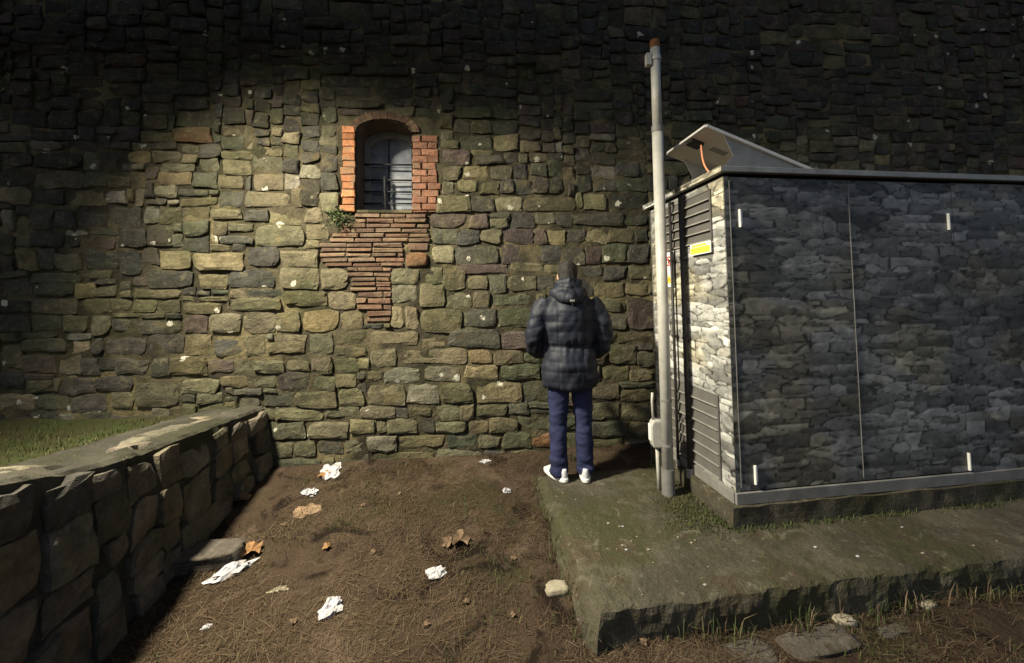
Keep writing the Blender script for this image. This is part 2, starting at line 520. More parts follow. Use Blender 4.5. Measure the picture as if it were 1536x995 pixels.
# stones read off the photograph: x0 y0 x1 y1 tone
TR = '''651 368 681 396 t|685 368 748 398 d|751 367 812 395 p|813 368 843 396 d|846 370 877 398 d|879 368 902 397 p|903 366 940 396 g|942 368 972 395 d
649 343 685 365 g|687 344 719 366 d|722 343 753 366 m|755 343 799 365 p|801 342 819 365 p|820 346 848 367 t|850 344 876 364 d|879 343 910 365 t|912 343 952 365 m|954 343 972 364 d
645 318 701 341 p|703 322 733 343 p|734 327 763 342 t|767 319 803 343 d|804 320 833 336 m|834 321 860 341 d|861 321 934 338 d|936 321 970 338 d
656 293 705 318 m|707 295 740 317 d|743 295 784 317 t|785 297 863 317 m|875 291 908 314 t|911 291 934 313 d|936 291 970 313 d
664 273 681 292 l|688 271 717 288 t|720 273 750 291 m|770 270 799 292 d|801 266 822 290 p|664 250 691 271 m|695 249 732 268 t|736 249 768 269 m|664 225 706 247 p|713 233 755 246 d|689 202 737 224 g|743 201 777 226 t
688 397 763 411 p|765 396 813 410 t|815 398 845 410 m|585 403 629 427 m|632 402 663 426 m|664 401 699 435 m|702 412 731 434 m|734 412 761 440 g|763 414 806 437 m|808 414 830 440 d
586 427 625 455 l|630 426 665 459 t|668 438 707 463 m|709 435 736 463 m|739 442 801 458 g|586 459 605 494 t|607 459 627 493 t|630 464 692 502 m|695 464 744 491 d|747 461 802 493 g|804 462 830 494 d
555 498 628 518 t|632 505 670 522 t|673 494 750 521 d|751 497 792 523 p|794 498 830 522 d|556 522 595 551 m|600 524 700 546 m|703 526 738 545 y|742 526 785 546 m|787 527 812 544 g|815 525 850 545 m
577 553 630 575 l|549 556 574 571 m|636 549 689 572 l|696 549 748 570 t|750 547 810 568 g|551 577 609 606 t|611 577 659 604 l|662 577 711 606 m|713 573 781 603 m|784 573 825 602 g|828 572 880 600 m
540 611 593 627 m|596 612 612 626 d|615 611 649 624 m|653 608 689 631 m|691 608 712 630 t|714 609 759 625 g|763 605 793 621 g|794 604 825 613 g|794 615 825 622 d
540 630 562 649 m|565 632 579 648 m|581 628 627 649 m|629 629 651 649 d|654 633 700 650 m|702 633 732 651 m|734 627 774 649 m|778 624 825 645 g|828 622 880 645 g
549 652 595 679 l|597 653 666 673 m|670 653 715 671 g|718 654 751 672 m|754 648 797 673 g|800 650 826 670 b|829 650 875 675 g|540 682 554 703 d|557 680 652 708 m|654 675 725 694 m|727 676 760 686 d|763 676 830 698 m
380 541 427 559 m|428 541 466 557 m|467 537 496 560 m|499 538 537 558 m|539 537 553 555 t|380 561 416 581 m|417 561 465 587 p|468 564 503 585 m|506 560 534 580 m|536 576 548 590 d
397 591 439 610 d|441 588 506 609 m|509 583 548 608 t|394 613 412 631 m|413 612 485 631 m|486 610 539 629 t|397 633 460 659 g|461 633 523 657 m|526 630 563 650 t
395 661 439 688 g|441 662 474 684 g|477 659 515 682 d|517 659 548 682 m|395 690 482 712 g|485 686 501 710 m|503 684 538 712 m
378 289 436 312 t|451 269 480 311 d|428 262 449 283 l|482 288 508 318 t|365 316 405 334 d|406 314 457 336 m|458 312 485 334 m|383 340 458 369 m|345 336 381 347 m|461 337 494 360 t|447 362 479 373 t|371 371 419 400 d|422 375 479 399 m
419 401 480 434 m|482 403 521 435 m|345 405 411 432 d|371 434 425 446 d|426 436 490 459 m|493 437 534 464 t|345 448 424 466 m|454 466 508 497 y|510 466 543 495 t
213 479 273 499 d|275 472 312 499 p|314 470 362 497 m|366 469 412 499 m|414 469 450 497 m|250 470 273 478 d|200 450 237 468 t|240 450 272 468 m|275 444 294 452 m|276 454 332 470 m|337 452 343 464 m
222 502 276 529 d|157 507 219 533 d|280 501 319 533 m|321 507 366 533 d|368 504 398 534 m|400 513 460 532 m|410 501 460 511 m|463 500 500 532 m|503 499 552 517 m|503 520 550 535 m
225 537 255 565 d|257 535 313 562 m|315 540 352 559 p|354 540 378 559 m|271 567 330 592 m|334 564 372 580 m|349 584 396 592 d|204 573 269 610 m
97 474 132 500 m|139 472 167 502 m|171 478 193 496 d|195 479 211 500 d|125 449 166 469 m|48 446 118 470 p|48 473 92 498 d|34 506 100 528 d|110 510 137 528 t|139 508 155 530 d
34 534 84 559 p|88 535 122 561 m|123 537 148 561 d|149 538 177 558 d|179 538 222 561 d|0 516 32 553 t|0 558 36 580 d|40 570 80 589 m|92 565 141 591 d|145 565 200 587 d|0 591 52 618 t|54 592 104 617 g|106 593 157 618 d|169 590 200 614 t
223 339 262 369 p|276 331 314 353 g|276 355 314 378 d|216 308 240 336 l|241 310 272 336 m|288 311 316 329 t|318 314 363 330 m|320 332 343 353 m|330 356 380 366 d|292 380 368 406 t|240 374 289 404 t|180 342 221 371 d|214 374 238 395 p|222 407 290 432 d|300 412 342 434 m|180 377 212 414 d|296 437 315 443 d|180 437 198 448 t
0 281 45 308 t|47 283 97 307 d|101 283 158 308 t|160 288 189 304 l|164 264 200 283 t|164 312 212 339 d|51 315 80 345 d|82 317 115 345 d|118 316 161 342 d|128 352 174 374 p|48 350 97 370 d|24 374 59 408 y|82 381 123 406 m|128 376 178 404 d|51 425 111 445 d|113 425 145 447 y|147 428 176 444 m|135 406 169 418 m|0 420 48 444 d|0 450 45 470 d|0 473 45 500 d
263 192 319 215 b|198 215 225 226 y|191 228 224 244 y|231 227 273 244 m|238 259 287 278 y|234 280 268 296 t|290 259 326 284 d|270 297 325 309 t|328 288 366 311 d|299 239 331 256 m|336 240 376 262 m|150 228 182 256 d|178 191 208 211 p|167 213 196 225 p|329 264 367 284 m|380 262 424 285 m|380 236 424 258 m
870 419 891 444 d|893 424 935 447 t|938 423 973 443 t|942 446 985 495 p|903 449 930 468 g|912 471 940 495 d|927 498 985 515 m|912 518 954 546 m|957 528 982 552 g|903 549 942 570 m|944 555 982 570 m|885 576 927 600 m|929 573 985 582 g|929 585 985 602 m|885 606 930 628 g|933 606 985 630 m|885 632 940 655 g|943 633 990 660 m
905 401 940 420 d|870 400 902 417 d|943 400 978 420 m|845 400 868 418 d'''
CELL = 0.01
occ = np.zeros((int((V1 - V0) / CELL), int((U1 - U0) / CELL)), bool)
def mark(u0, v0, u1, v1, g=0.0):
    i0, i1 = int((u0 - g - U0) / CELL), int(math.ceil((u1 + g - U0) / CELL))
    j0, j1 = int((v0 - g - V0) / CELL), int(math.ceil((v1 + g - V0) / CELL))
    occ[max(j0, 0):max(j1, 0), max(i0, 0):max(i1, 0)] = True
stones = []                                     # (corners uv bl br tr tl, tone)
for part in TR.replace('\n', '|').split('|'):
    q = part.split()
    x0, y0, x1, y1 = map(float, q[:4])
    x0, y0, x1, y1 = x0 - 0.9, y0 - 0.7, x1 + 0.9, y1 + 0.7
    jx = lambda: random.uniform(-1.6, 1.6)
    c4 = [wall_px(x0 + jx(), y1 + jx()), wall_px(x1 + jx(), y1 + jx()), wall_px(x1 + jx(), y0 + jx()), wall_px(x0 + jx(), y0 + jx())]
    stones.append((c4, q[4]))
    us, vv = [p[0] for p in c4], [p[1] for p in c4]
    mark(min(us) + 0.01, min(vv) + 0.01, max(us) - 0.01, max(vv) - 0.01)

# window opening and brick fields, traced
WIN = [wall_px(534, 319), wall_px(618, 320), wall_px(618, 200), wall_px(534, 197)]
wu0, wu1 = WIN[0][0], WIN[1][0]
wv0 = (WIN[0][1] + WIN[1][1]) / 2
wspring = (WIN[2][1] + WIN[3][1]) / 2
warch = wall_px(576, 180)[1] - wspring
def mark_px(x0, y0, x1, y1):
    a, b = wall_px(x0, y1), wall_px(x1, y0)
    mark(a[0], a[1], b[0], b[1])
for r_ in ((508, 180, 660, 322), (484, 322, 646, 400), (520, 398, 588, 486), (608, 362, 646, 402)):
    mark_px(*r_)

# fill what the tracing leaves with coursed rubble
rng = random.Random(11)
hrow = [rng.uniform(0.10, 0.19) for i in range(200)]
for j in range(0, occ.shape[0] - 3, 2):
    i = 0
    row = occ[j]
    while i < occ.shape[1] - 3:
        if row[i]:
            i += 1
            continue
        w = int(rng.choice((0.16, 0.22, 0.28, 0.34, 0.40, 0.5)) * rng.uniform(0.85, 1.15) / CELL)
        h = int((hrow[(j // 16) % 200] + rng.uniform(-0.03, 0.03)) / CELL)
        e = i
        while e < min(i + w, occ.shape[1]) and not row[e]:
            e += 1
        t = j
        while t < min(j + h, occ.shape[0]) and not occ[t, i:e].any():
            t += 1
        if e - i >= 6 and t - j >= 5:
            u0, u1 = U0 + i * CELL, U0 + e * CELL
            v0, v1 = V0 + j * CELL, V0 + t * CELL
            g = 0.001
            jt = lambda: rng.uniform(-0.012, 0.012)
            stones.append(([(u0 + g + jt(), v0 + g + jt()), (u1 - g + jt(), v0 + g + jt()), (u1 - g + jt(), v1 - g + jt()), (u0 + g + jt(), v1 - g + jt())],
                           (rng.choice('ddddmmmmggptl') if v0 < 3.3 else rng.choice('ddddddmgpp'))))  # high fill stones take darker tones for the unlit wall top
            occ[j:t, i:e] = True
            i = e
        else:
            i = e + 1

SPOS = [0, 0.02, 0.11, 0.36, 0.64, 0.89, 0.98, 1]
TPOS = [0, 0.035, 0.22, 0.5, 0.78, 0.965, 1]
def stone_mesh(c4, tone, seed, place, prot=None, back=0.07, rough=1.0):
    r = random.Random(seed)
    (a, b, c, d) = [Vector((p[0], p[1])) for p in c4]
    wid, hei = (b - a).length, (d - a).length
    prot = r.choice((0.002, 0.005, 0.009, 0.013, 0.018, 0.025)) + r.uniform(-0.003, 0.003) if prot is None else prot
    tilt_u, tilt_v = r.uniform(-0.010, 0.010), r.uniform(-0.008, 0.008)
    cut = [r.choice((0.02, 0.05, 0.12, 0.24)) for k in range(4)]
    v, f = [], []
    amp = min(0.022, 0.18 * min(wid, hei)) * rough
    for tj, t in enumerate(TPOS):
        for si, s_ in enumerate(SPOS):
            # rounded corners
            cs, ct = 2 * s_ - 1, 2 * t - 1
            kq = cut[(1 if cs > 0 else 0) + (2 if ct > 0 else 0)]
            rad = max(0.0, abs(cs) * abs(ct)) ** 3
            ps = 0.5 + 0.5 * cs * (1 - kq * rad)
            pt = 0.5 + 0.5 * ct * (1 - kq * rad)
            if 1 < si < len(SPOS) - 2:
                ps += r.uniform(-0.07, 0.07)
            if 1 < tj < len(TPOS) - 2:
                pt += r.uniform(-0.07, 0.07)
            p = (a * (1 - ps) + b * ps) * (1 - pt) + (d * (1 - ps) + c * ps) * pt
            nz = mnoise.noise((p.x * 6 + seed, p.y * 6, 1.7))
            n2 = mnoise.noise((p.x * 17, p.y * 17 + seed, 5.1))
            ring = min(si, len(SPOS) - 1 - si, tj, len(TPOS) - 1 - tj)
            ex = mnoise.noise((p.x * 11, p.y * 11, seed + 0.5)) * amp
            ey = mnoise.noise((p.x * 11, p.y * 11, seed + 9.5)) * amp
            if ring == 0:
                dep = -back
            else:
                dep = prot + tilt_u * cs + tilt_v * ct + (nz * 0.009 + n2 * 0.008) * rough
                dep -= (0.004 + 0.22 * max(prot, 0.004)) if ring == 1 else 0
            v.append(place(p.x + ex, p.y + ey, dep))
    n = len(SPOS)
    for tj in range(len(TPOS) - 1):
        for si in range(n - 1):
            k = tj * n + si
            f.append((k, k + 1, k + n + 1, k + n))
    tc = TONE[tone]
    j = r.uniform(0.72, 1.28)
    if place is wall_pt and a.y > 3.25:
        j *= 0.72                                     # unlit look of the upper courses put into their colour
    col = (tc[0] * j * r.uniform(0.93, 1.08), tc[1] * j, tc[2] * j * r.uniform(0.9, 1.1), 1)
    return v, f, [col] * len(v)

def view_area(c4):
    pp = [project(wall_pt(*p)) for p in c4]
    if any(p is None for p in pp):
        return 0
    xs, ys = [p[0] for p in pp], [p[1] for p in pp]
    cx, cy = sum(xs) / 4, sum(ys) / 4
    if cx < 0 or cx > 1536 or cy < 0 or cy > 715 or (cx > 1085 and cy > 262) or (cx < 300 and cy > 640):
        return 0
    a = (max(xs) - min(xs)) * (max(ys) - min(ys))
    return a * (0.3 if cy < 165 or cx > 1000 else 1.0)
order = sorted(range(len(stones)), key=lambda k: -view_area(stones[k][0]))
single = set(k for k in order[:298] if view_area(stones[k][0]) > 0)
rest_v, rest_f, rest_c = [], [], []
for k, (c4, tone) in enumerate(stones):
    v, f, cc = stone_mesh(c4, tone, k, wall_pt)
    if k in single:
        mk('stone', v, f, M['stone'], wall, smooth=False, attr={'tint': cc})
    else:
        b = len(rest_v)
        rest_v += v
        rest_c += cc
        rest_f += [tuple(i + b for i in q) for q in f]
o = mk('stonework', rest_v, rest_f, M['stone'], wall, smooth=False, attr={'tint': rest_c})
o['kind'] = 'stuff'

def win_outline(n=12):
    pts = [(wu0, wv0), (wu1, wv0), (wu1, wspring)]
    cx, rx = (wu0 + wu1) / 2, (wu1 - wu0) / 2
    for i in range(1, n):
        t = math.pi * i / n
        pts.append((cx + rx * math.cos(t), wspring + warch * math.sin(t)))
    pts.append((wu0, wspring))
    return pts
def in_win(u, v):
    if u < wu0 or u > wu1 or v < wv0:
        return False
    if v < wspring:
        return True
    cx, rx = (wu0 + wu1) / 2, (wu1 - wu0) / 2
    return ((u - cx) / rx) ** 2 + ((v - wspring) / warch) ** 2 < 1

# mortar bed: uneven sheet between the stones, with the window left open
mu = grid_axis(U0, -5.2, 1.7, U1, 0.032, 1.12)
mv = np.arange(V0, V1 + 0.01, 0.032)
mvz, mfz = [], []
for v_ in mv:
    for u_ in mu:
        n1 = mnoise.noise((u_ * 2.3, v_ * 2.3, 4.0))
        n2 = mnoise.noise((u_ * 9, v_ * 9, 8.0))
        n3 = mnoise.noise((u_ * 26, v_ * 26, 2.0))
        mvz.append(wall_pt(u_, v_, -0.006 + 0.013 * n1 + 0.009 * n2 + 0.007 * n3))
nu = len(mu)
for j in range(len(mv) - 1):
    for i in range(nu - 1):
        if in_win((mu[i] + mu[i + 1]) / 2, (mv[j] + mv[j + 1]) / 2):
            continue
        k = j * nu + i
        mfz.append((k, k + 1, k + nu + 1, k + nu))
mk('mortar', mvz, mfz, M['mortar'], wall, smooth=False)
mb = MB()
mb.box(wall_pt((U0 + U1) / 2, (V0 + V1) / 2, -0.75), WU * ((U1 - U0) / 2), WN * 0.25, Z * ((V1 - V0) / 2))
mb.box(wall_pt((U0 + U1) / 2, V1 + 0.02, -0.48), WU * ((U1 - U0) / 2 + 0.02), WN * 0.56, Z * 0.05)
mb.build('wall_core', M['mortar'], wall)

# bricks
BT = [(0.135, 0.078, 0.050), (0.122, 0.070, 0.047), (0.108, 0.068, 0.048), (0.15, 0.098, 0.062), (0.125, 0.086, 0.06)]
def brick(u0, v0, u1, v1, tint, prot=None, seed=[0]):
    seed[0] += 1
    r = random.Random(900 + seed[0])
    e = 0.003
    prot = r.uniform(0.004, 0.022) if prot is None else prot + r.uniform(-0.003, 0.003)
    P = [(u0 + e, v0 + e), (u1 - e, v0 + e), (u1 - e, v1 - e), (u0 + e, v1 - e)]
    v, ins = [], min(0.006, (v1 - v0) * 0.18)
    cu, cv = (u0 + u1) / 2, (v0 + v1) / 2
    for (dd, sh) in ((-0.08, 0), (prot - 0.005, 0), (prot, ins)):
        for k, (u, vv) in enumerate(P):
            v.append(wall_pt(u - math.copysign(sh, u - cu) + r.uniform(-.006, .006), vv - math.copysign(sh, vv - cv) + r.uniform(-.0035, .0035), dd + r.uniform(-.004, .004)))
    f = [(8, 9, 10, 11)]
    for L in (0, 4):
        for k in range(4):
            f.append((L + k, L + (k + 1) % 4, L + 4 + (k + 1) % 4, L + 4 + k))
    j = r.uniform(0.75, 1.3)
    mk('brick', v, f, M['brick'], wall, attr={'tint': [(tint[0] * j, tint[1] * j, tint[2] * j, 1)] * len(v)})

def brick_px(x0, y0, x1, y1, tint, prot=None):
    a, b = wall_px(x0, y1), wall_px(x1, y0)
    brick(a[0], a[1], b[0], b[1], tint, prot)

rb = random.Random(5)
# left jamb (orange) and right jamb (two wide)
ORANGE = (0.30, 0.125, 0.058)
for y0, y1 in ((190, 201), (201, 211), (211, 221), (221, 231), (231, 242), (242, 252), (252, 263), (263, 274), (274, 285), (285, 297), (297, 308), (308, 318)):
    brick_px(513 + rb.uniform(-3, 2), y0, 533.5, y1, ORANGE, 0.022)
ys = 204.0
k = 0
while ys < 318:
    h = 10.2
    if k % 2:
        brick_px(618.5, ys, 641, min(ys + h, 319), (0.20, 0.095, 0.06), 0.018)
        brick_px(641.5, ys, 658 + rb.uniform(-4, 4), min(ys + h, 319), (0.18, 0.085, 0.055), 0.014)
    else:
        brick_px(618.5, ys, 632, min(ys + h, 319), (0.20, 0.10, 0.066), 0.018)
        brick_px(632.5, ys, 657 + rb.uniform(-4, 4), min(ys + h, 319), (0.19, 0.09, 0.055), 0.014)
    ys += h
    k += 1
# voussoirs over the arch
cxw, rxw = (wu0 + wu1) / 2, (wu1 - wu0) / 2
nv = 13
for i in range(nv):
    t0, t1 = math.pi * (i + 0.04) / nv, math.pi * (i + 0.96) / nv
    q = []
    for rr in (0.004, 0.075):
        for t in (t0, t1):
            q.append((cxw + (rxw + rr) * math.cos(t), wspring + (warch + rr) * math.sin(t)))
    pr = 0.014 + 0.006 * rb.random()
    quad = [q[0], q[2], q[3], q[1]]
    v = [wall_pt(u, vv, -0.08) for u, vv in quad] + [wall_pt(u, vv, pr) for u, vv in quad]
    f = [(4, 5, 6, 7), (0, 1, 5, 4), (1, 2, 6, 5), (2, 3, 7, 6), (3, 0, 4, 7)]
    tcol = tuple(q_ * 0.75 for q_ in rb.choice(BT))
    mk('brick', v, f, M['brick'], wall, attr={'tint': [(*tcol, 1)] * 8})
# brick patch below the window
yy = 321.0
while yy < 484:
    h = 7.3 if yy < 436 else 9.4
    if yy < 330: L_, R_ = 532, 641
    elif yy < 344: L_, R_ = 511, 643
    elif yy < 361: L_, R_ = 497, 645
    elif yy < 392: L_, R_ = 481, 606
    elif yy < 399: L_, R_ = 490, 606
    elif yy < 410: L_, R_ = 521, 586
    elif yy < 436: L_, R_ = 526, 586
    elif yy < 465: L_, R_ = 536, 586
    else: L_, R_ = 552, 586
    x = L_ + rb.uniform(-2, 2)
    first = True
    while x < R_ - 4:
        w = rb.choice((16, 36, 38, 40)) if first else rb.choice((36, 38, 41))
        first = False
        x1 = min(x + w, R_ + rb.uniform(-2, 2))
        if R_ - x1 < 9:
            x1 = R_ + rb.uniform(-2, 2)
        dy = rb.uniform(-0.5, 0.5)
        brick_px(x, yy + dy, x1, yy + h - 1.0 + dy, rb.choice(BT))
        x = x1 + 0.8
    yy += h
brick_px(613, 365, 643, 376, BT[2], 0.012)
v, f, cc = stone_mesh([wall_px(608, 401), wall_px(642, 401), wall_px(641, 378), wall_px(609, 379)], 'b', 4242, wall_pt, 0.03)
mk('stone', v, f, M['stone'], wall, smooth=True, attr={'tint': cc})

# the window: reveal, frame, panes, iron bars
REV = 0.33
ol = win_outline()
n = len(ol)
v = [wall_pt(u, vv, 0.012) for u, vv in ol] + [wall_pt(u, vv, -REV) for u, vv in ol]
f = [(k, n + k, n + (k + 1) % n, (k + 1) % n) for k in range(n)]
mk('window_reveal', v, f, M['brick'], wall, attr={'tint': [(0.11, 0.085, 0.07, 1)] * (2 * n)})
win = bpy.data.objects.new('window', None)
win.parent = wall
COL.objects.link(win)
win['label'] = 'small arched window behind horizontal iron bars'
def shrink(pts, e):
    cu, cv = (wu0 + wu1) / 2, (wv0 + wspring) / 2
    return [(u - math.copysign(min(e, abs(u - cu)), u - cu), vv - math.copysign(min(e, abs(vv - cv)), vv - cv)) for u, vv in pts]
inn = shrink(ol, 0.045)
v = [wall_pt(u, vv, -REV + 0.06) for u, vv in ol] + [wall_pt(u, vv, -REV + 0.06) for u, vv in inn] + [wall_pt(u, vv, -REV) for u, vv in inn]
f = [(k, (k + 1) % n, n + (k + 1) % n, n + k) for k in range(n)] + [(n + k, n + (k + 1) % n, 2 * n + (k + 1) % n, 2 * n + k) for k in range(n)]
mk('frame', v, f, M['frame'], win)
H = wspring + warch - wv0
edges = [wv0 + 0.03, wv0 + 0.15, wv0 + 0.27, wv0 + 0.39, wv0 + 0.55, wspring + warch * 0.9]
um = cxw - 0.03
for r_ in range(5):
    for (a, b) in ((wu0 + 0.03, um - 0.006), (um + 0.006, wu1 - 0.03)):
        tz = 0.012 * rb.uniform(-1, 1)
        v = [wall_pt(a, edges[r_], -REV + 0.012 + tz), wall_pt(b, edges[r_], -REV + 0.012), wall_pt(b, edges[r_ + 1] - 0.006, -REV + 0.012 - tz), wall_pt(a, edges[r_ + 1] - 0.006, -REV + 0.012)]
        v += [p - WN * 0.004 for p in v]
        mk('pane', v, [(0, 1, 2, 3), (7, 6, 5, 4), (0, 4, 5, 1), (1, 5, 6, 2), (2, 6, 7, 3), (3, 7, 4, 0)], M['glass'], win)
MB().box(wall_pt(cxw, wv0 + H / 2, -REV - 0.05), WU * (rxw + 0.1), WN * 0.02, Z * (H / 2 + 0.1)).build('room_backing', M['room'], win)  # dark sheet standing in for the unlit room behind the panes
for zz in edges[1:5]:
    MB().tube([wall_pt(wu0 - 0.01, zz, -REV + 0.085), wall_pt(wu1 + 0.01, zz, -REV + 0.085)], 0.009, 8).build('bar', M['iron'], win, smooth=True)
MB().tube([wall_pt(um, wv0 - 0.005, -REV + 0.10), wall_pt(um - 0.02, wv0 + 0.30, -REV + 0.10), wall_pt(um - 0.02, wv0 + 0.42, -REV + 0.10)], 0.013, 8).build('bar', M['iron'], win, smooth=True)
MB().box(wall_pt(cxw, wv0 + 0.012, -REV / 2 + 0.005), WU * (rxw - 0.002), WN * (REV / 2), Z * 0.014).build('sill', M['mortar'], win)

# ------------------------------------------------------------------ low retaining wall on the left
def on_lw(px, py):
    return on_plane(px, py, LWA, LWN)
lw_pts = []
for px_, py_ in ((394, 611), (300, 645), (196, 682), (100, 704), (0, 721)):
    p = on_lw(px_, py_)
    lw_pts.append(((p - LWA).dot(LWD), p.z))
slope_end = lw_pts[-1]
lw_pts.append((slope_end[0] + 2.2, slope_end[1] + 0.10))
lw_s = [a for a, b in lw_pts]
lw_z = [b for a, b in lw_pts]
LW_T = 0.55                                           # thickness
lw = empty('retaining_wall', LWA + Vector((0, 0, 0.1)), 'low rough rubble retaining wall holding up the grass terrace', 'wall')
def lw_top(s_):
    return float(np.interp(s_, lw_s, lw_z))
S_END = lw_s[-1]
sv, sf = [], []
NS = int((S_END + 0.06) / 0.03)
prof_n = 0
for i in range(NS + 1):
    s_ = -0.06 + (S_END + 0.06) * i / NS
    b = LWA + LWD * s_
    zt = lw_top(s_)
    zb = gz(b.x, b.y) - 0.25
    prof = [(0.05, zb)] + [(0.05 - 0.05 * k / 10, zb + (zt - zb) * k / 10) for k in range(1, 10)] + [(0.0, zt - 0.018), (-0.018, zt)]
    prof += [(-0.045 - (LW_T - 0.09) * k / 12, zt + 0.012 * math.sin(k)) for k in range(1, 13)] + [(-LW_T, zt - 0.05), (-LW_T, zt - 0.5)]
    prof_n = len(prof)
    for k, (d_, z_) in enumerate(prof):
        p = b + LWN * d_
        a = mnoise.noise((p.x * 3, p.y * 3, z_ * 3)) * 0.028 + mnoise.noise((p.x * 11, p.y * 11, z_ * 11)) * 0.016 + mnoise.noise((p.x * 27, p.y * 27, z_ * 27)) * 0.014
        if k < 11:
            p = p + LWN * a
            z2 = z_
        else:
            p = p + LWN * a * 0.7 * (1 if k < 14 else 0)
            z2 = z_ + a * 0.45
        # crumbled front lip
        if 9 <= k <= 12:
            cr = max(0, mnoise.noise((s_ * 2.6, 3.0, 0)) + 0.25 * mnoise.noise((s_ * 9, 1.0, 0)) - 0.05)
            p = p - LWN * cr * 0.07
            z2 -= cr * 0.05
        sv.append((p.x, p.y, z2))
for i in range(NS):
    for k in range(prof_n - 1):
        a = i * prof_n + k
        sf.append((a, a + prof_n, a + prof_n + 1, a + 1))
mk('rubble_core', sv, sf, M['low_mortar'], lw, smooth=False)
# field stones in its face, each one a piece
rl = random.Random(23)
def lw_place(u, v_, d):
    b = LWA + LWD * u
    h = (v_ - gz(b.x, b.y)) / max(0.2, lw_top(u) - gz(b.x, b.y))
    return b + LWN * (d + 0.055 * (1 - h)) + Z * v_
TONE.update({'e': (0.15, 0.128, 0.096), 'f': (0.21, 0.178, 0.132), 'h': (0.105, 0.092, 0.072)})
s_ = 0.0
col = 0
while s_ < 3.4:
    w = rl.uniform(0.17, 0.33)
    b = LWA + LWD * s_
    z_ = gz(b.x, b.y) - 0.10 + rl.uniform(-0.05, 0.03)
    zt = lw_top(s_ + w / 2) - 0.055
    while z_ < zt - 0.06:
        h = min(rl.uniform(0.12, 0.26), zt - z_)
        ww = w * rl.uniform(0.8, 1.0)
        of = rl.uniform(-0.04, 0.04)
        g = -0.006
        j4 = lambda: rl.uniform(-0.03, 0.03)
        c4 = [(s_ + of + ww - g + j4(), z_ + g + j4()), (s_ + of + g + j4(), z_ + g + j4()), (s_ + of + g + j4(), z_ + h - g + j4() * .5), (s_ + of + ww - g + j4(), z_ + h - g + j4() * .5)]
        if h > 0.05:
            v, f, cc = stone_mesh(c4, rl.choice('eeefhh'), 7000 + int(s_ * 997) + int(z_ * 991), lw_place, rl.uniform(0.012, 0.045), back=0.12, rough=1.3)
            mk('stone', v, f, M['low_stone'], lw, smooth=False, attr={'tint': cc})
        z_ += h
    s_ += w
# cap stones showing on its top
for k in range(16):
    s_ = 0.1 + k * 0.185 + rl.uniform(-0.03, 0.03)
    w, dd = rl.uniform(0.13, 0.2), rl.uniform(0.14, 0.26)
    off = rl.uniform(0.06, 0.30)
    def cap_place(u, v_, d, s0=s_):
        b = LWA + LWD * u - LWN * v_
        return b + Z * (lw_top(u) + d)
    c4 = [(s_, off), (s_ + w, off + rl.uniform(-.02, .02)), (s_ + w, off + dd), (s_ + rl.uniform(-.02, .02), off + dd)]
    v, f, cc = stone_mesh(c4, rl.choice('eff'), 8000 + k, cap_place, rl.uniform(-0.004, 0.008), back=0.05, rough=0.8)
    mk('stone', v, [tuple(reversed(q)) for q in f], M['low_stone'], lw, smooth=True, attr={'tint': cc})

# ------------------------------------------------------------------ concrete slab
slab_len, = (5.6,)
side = (SL0 - SL1)
side_len = side.length
side_d = side.normalized()
sv, sf = [], []
NI, NJ = 190, 66
def slab_pt(a, b):
    # a along the front edge (m), b back from it (m)
    return SL1 + SEX * a + side_d * b
rows = []
for j in range(NJ + 1):
    b = side_len * j / NJ
    for i in range(NI + 1):
        a = slab_len * (i / NI) ** 1.25
        p = slab_pt(a, b)
        e = max(0.0, min(a, b, side_len - b))
        z = SLAB_Z + 0.010 * mnoise.noise((p.x * 2, p.y * 2, 0)) + 0.005 * mnoise.noise((p.x * 14, p.y * 14, 1)) + 0.003 * mnoise.noise((p.x * 40, p.y * 40, 1))
        chip = max(0.0, mnoise.noise((p.x * 5, p.y * 5, 5)) * 0.7 + mnoise.noise((p.x * 17, p.y * 17, 6)) * 0.6)
        k = math.exp(-(e / 0.016) ** 2)
        k2 = math.exp(-(e / 0.035) ** 2)
        z -= k * 0.010 + k2 * 0.040 * max(0.0, chip - 0.12)
        sv.append((p.x, p.y, z))
w_ = NI + 1
for j in range(NJ):
    for i in range(NI):
        k = j * w_ + i
        sf.append((k, k + 1, k + w_ + 1, k + w_))
ring = [(i, -side_d) for i in range(NI, 0, -1)] + [(0, (-side_d - SEX * 1.2).normalized())] + [(j * w_, -SEX) for j in range(1, NJ)] + [(NJ * w_, (side_d - SEX).normalized())] + [(NJ * w_ + i, side_d) for i in range(1, NI + 1)]
prev = [t for t, nrm in ring]
for lev, (drop, out) in enumerate(((0.006, 0.007), (0.034, 0.014), (0.075, 0.017), (0.11, 0.018), (0.15, 0.02), (0.19, 0.022), (0.24, 0.022), (0.30, 0.022))):
    cur = []
    for t, nrm in ring:
        x, y, z = sv[t]
        left = max(0.0, -nrm.dot(SEX))
        zz = z - drop
        amp = 0.011 * mnoise.noise((x * 6, y * 6, zz * 6)) + 0.011 * mnoise.noise((x * 20, y * 20, zz * 20))
        q = Vector((x, y, 0)) + nrm * (out + left * drop * 0.32 + amp)
        sv.append((q.x, q.y, zz))
        cur.append(len(sv) - 1)
    for m in range(len(ring) - 1):
        sf.append((prev[m], prev[m + 1], cur[m + 1], cur[m]))
    prev = cur
slab = mk('concrete_slab', sv, sf, M['concrete'], smooth=False, origin=SL1 - Z * SLAB_Z)
tag(slab, 'thick mossy concrete slab with broken edges under the equipment cabinet', 'slab')

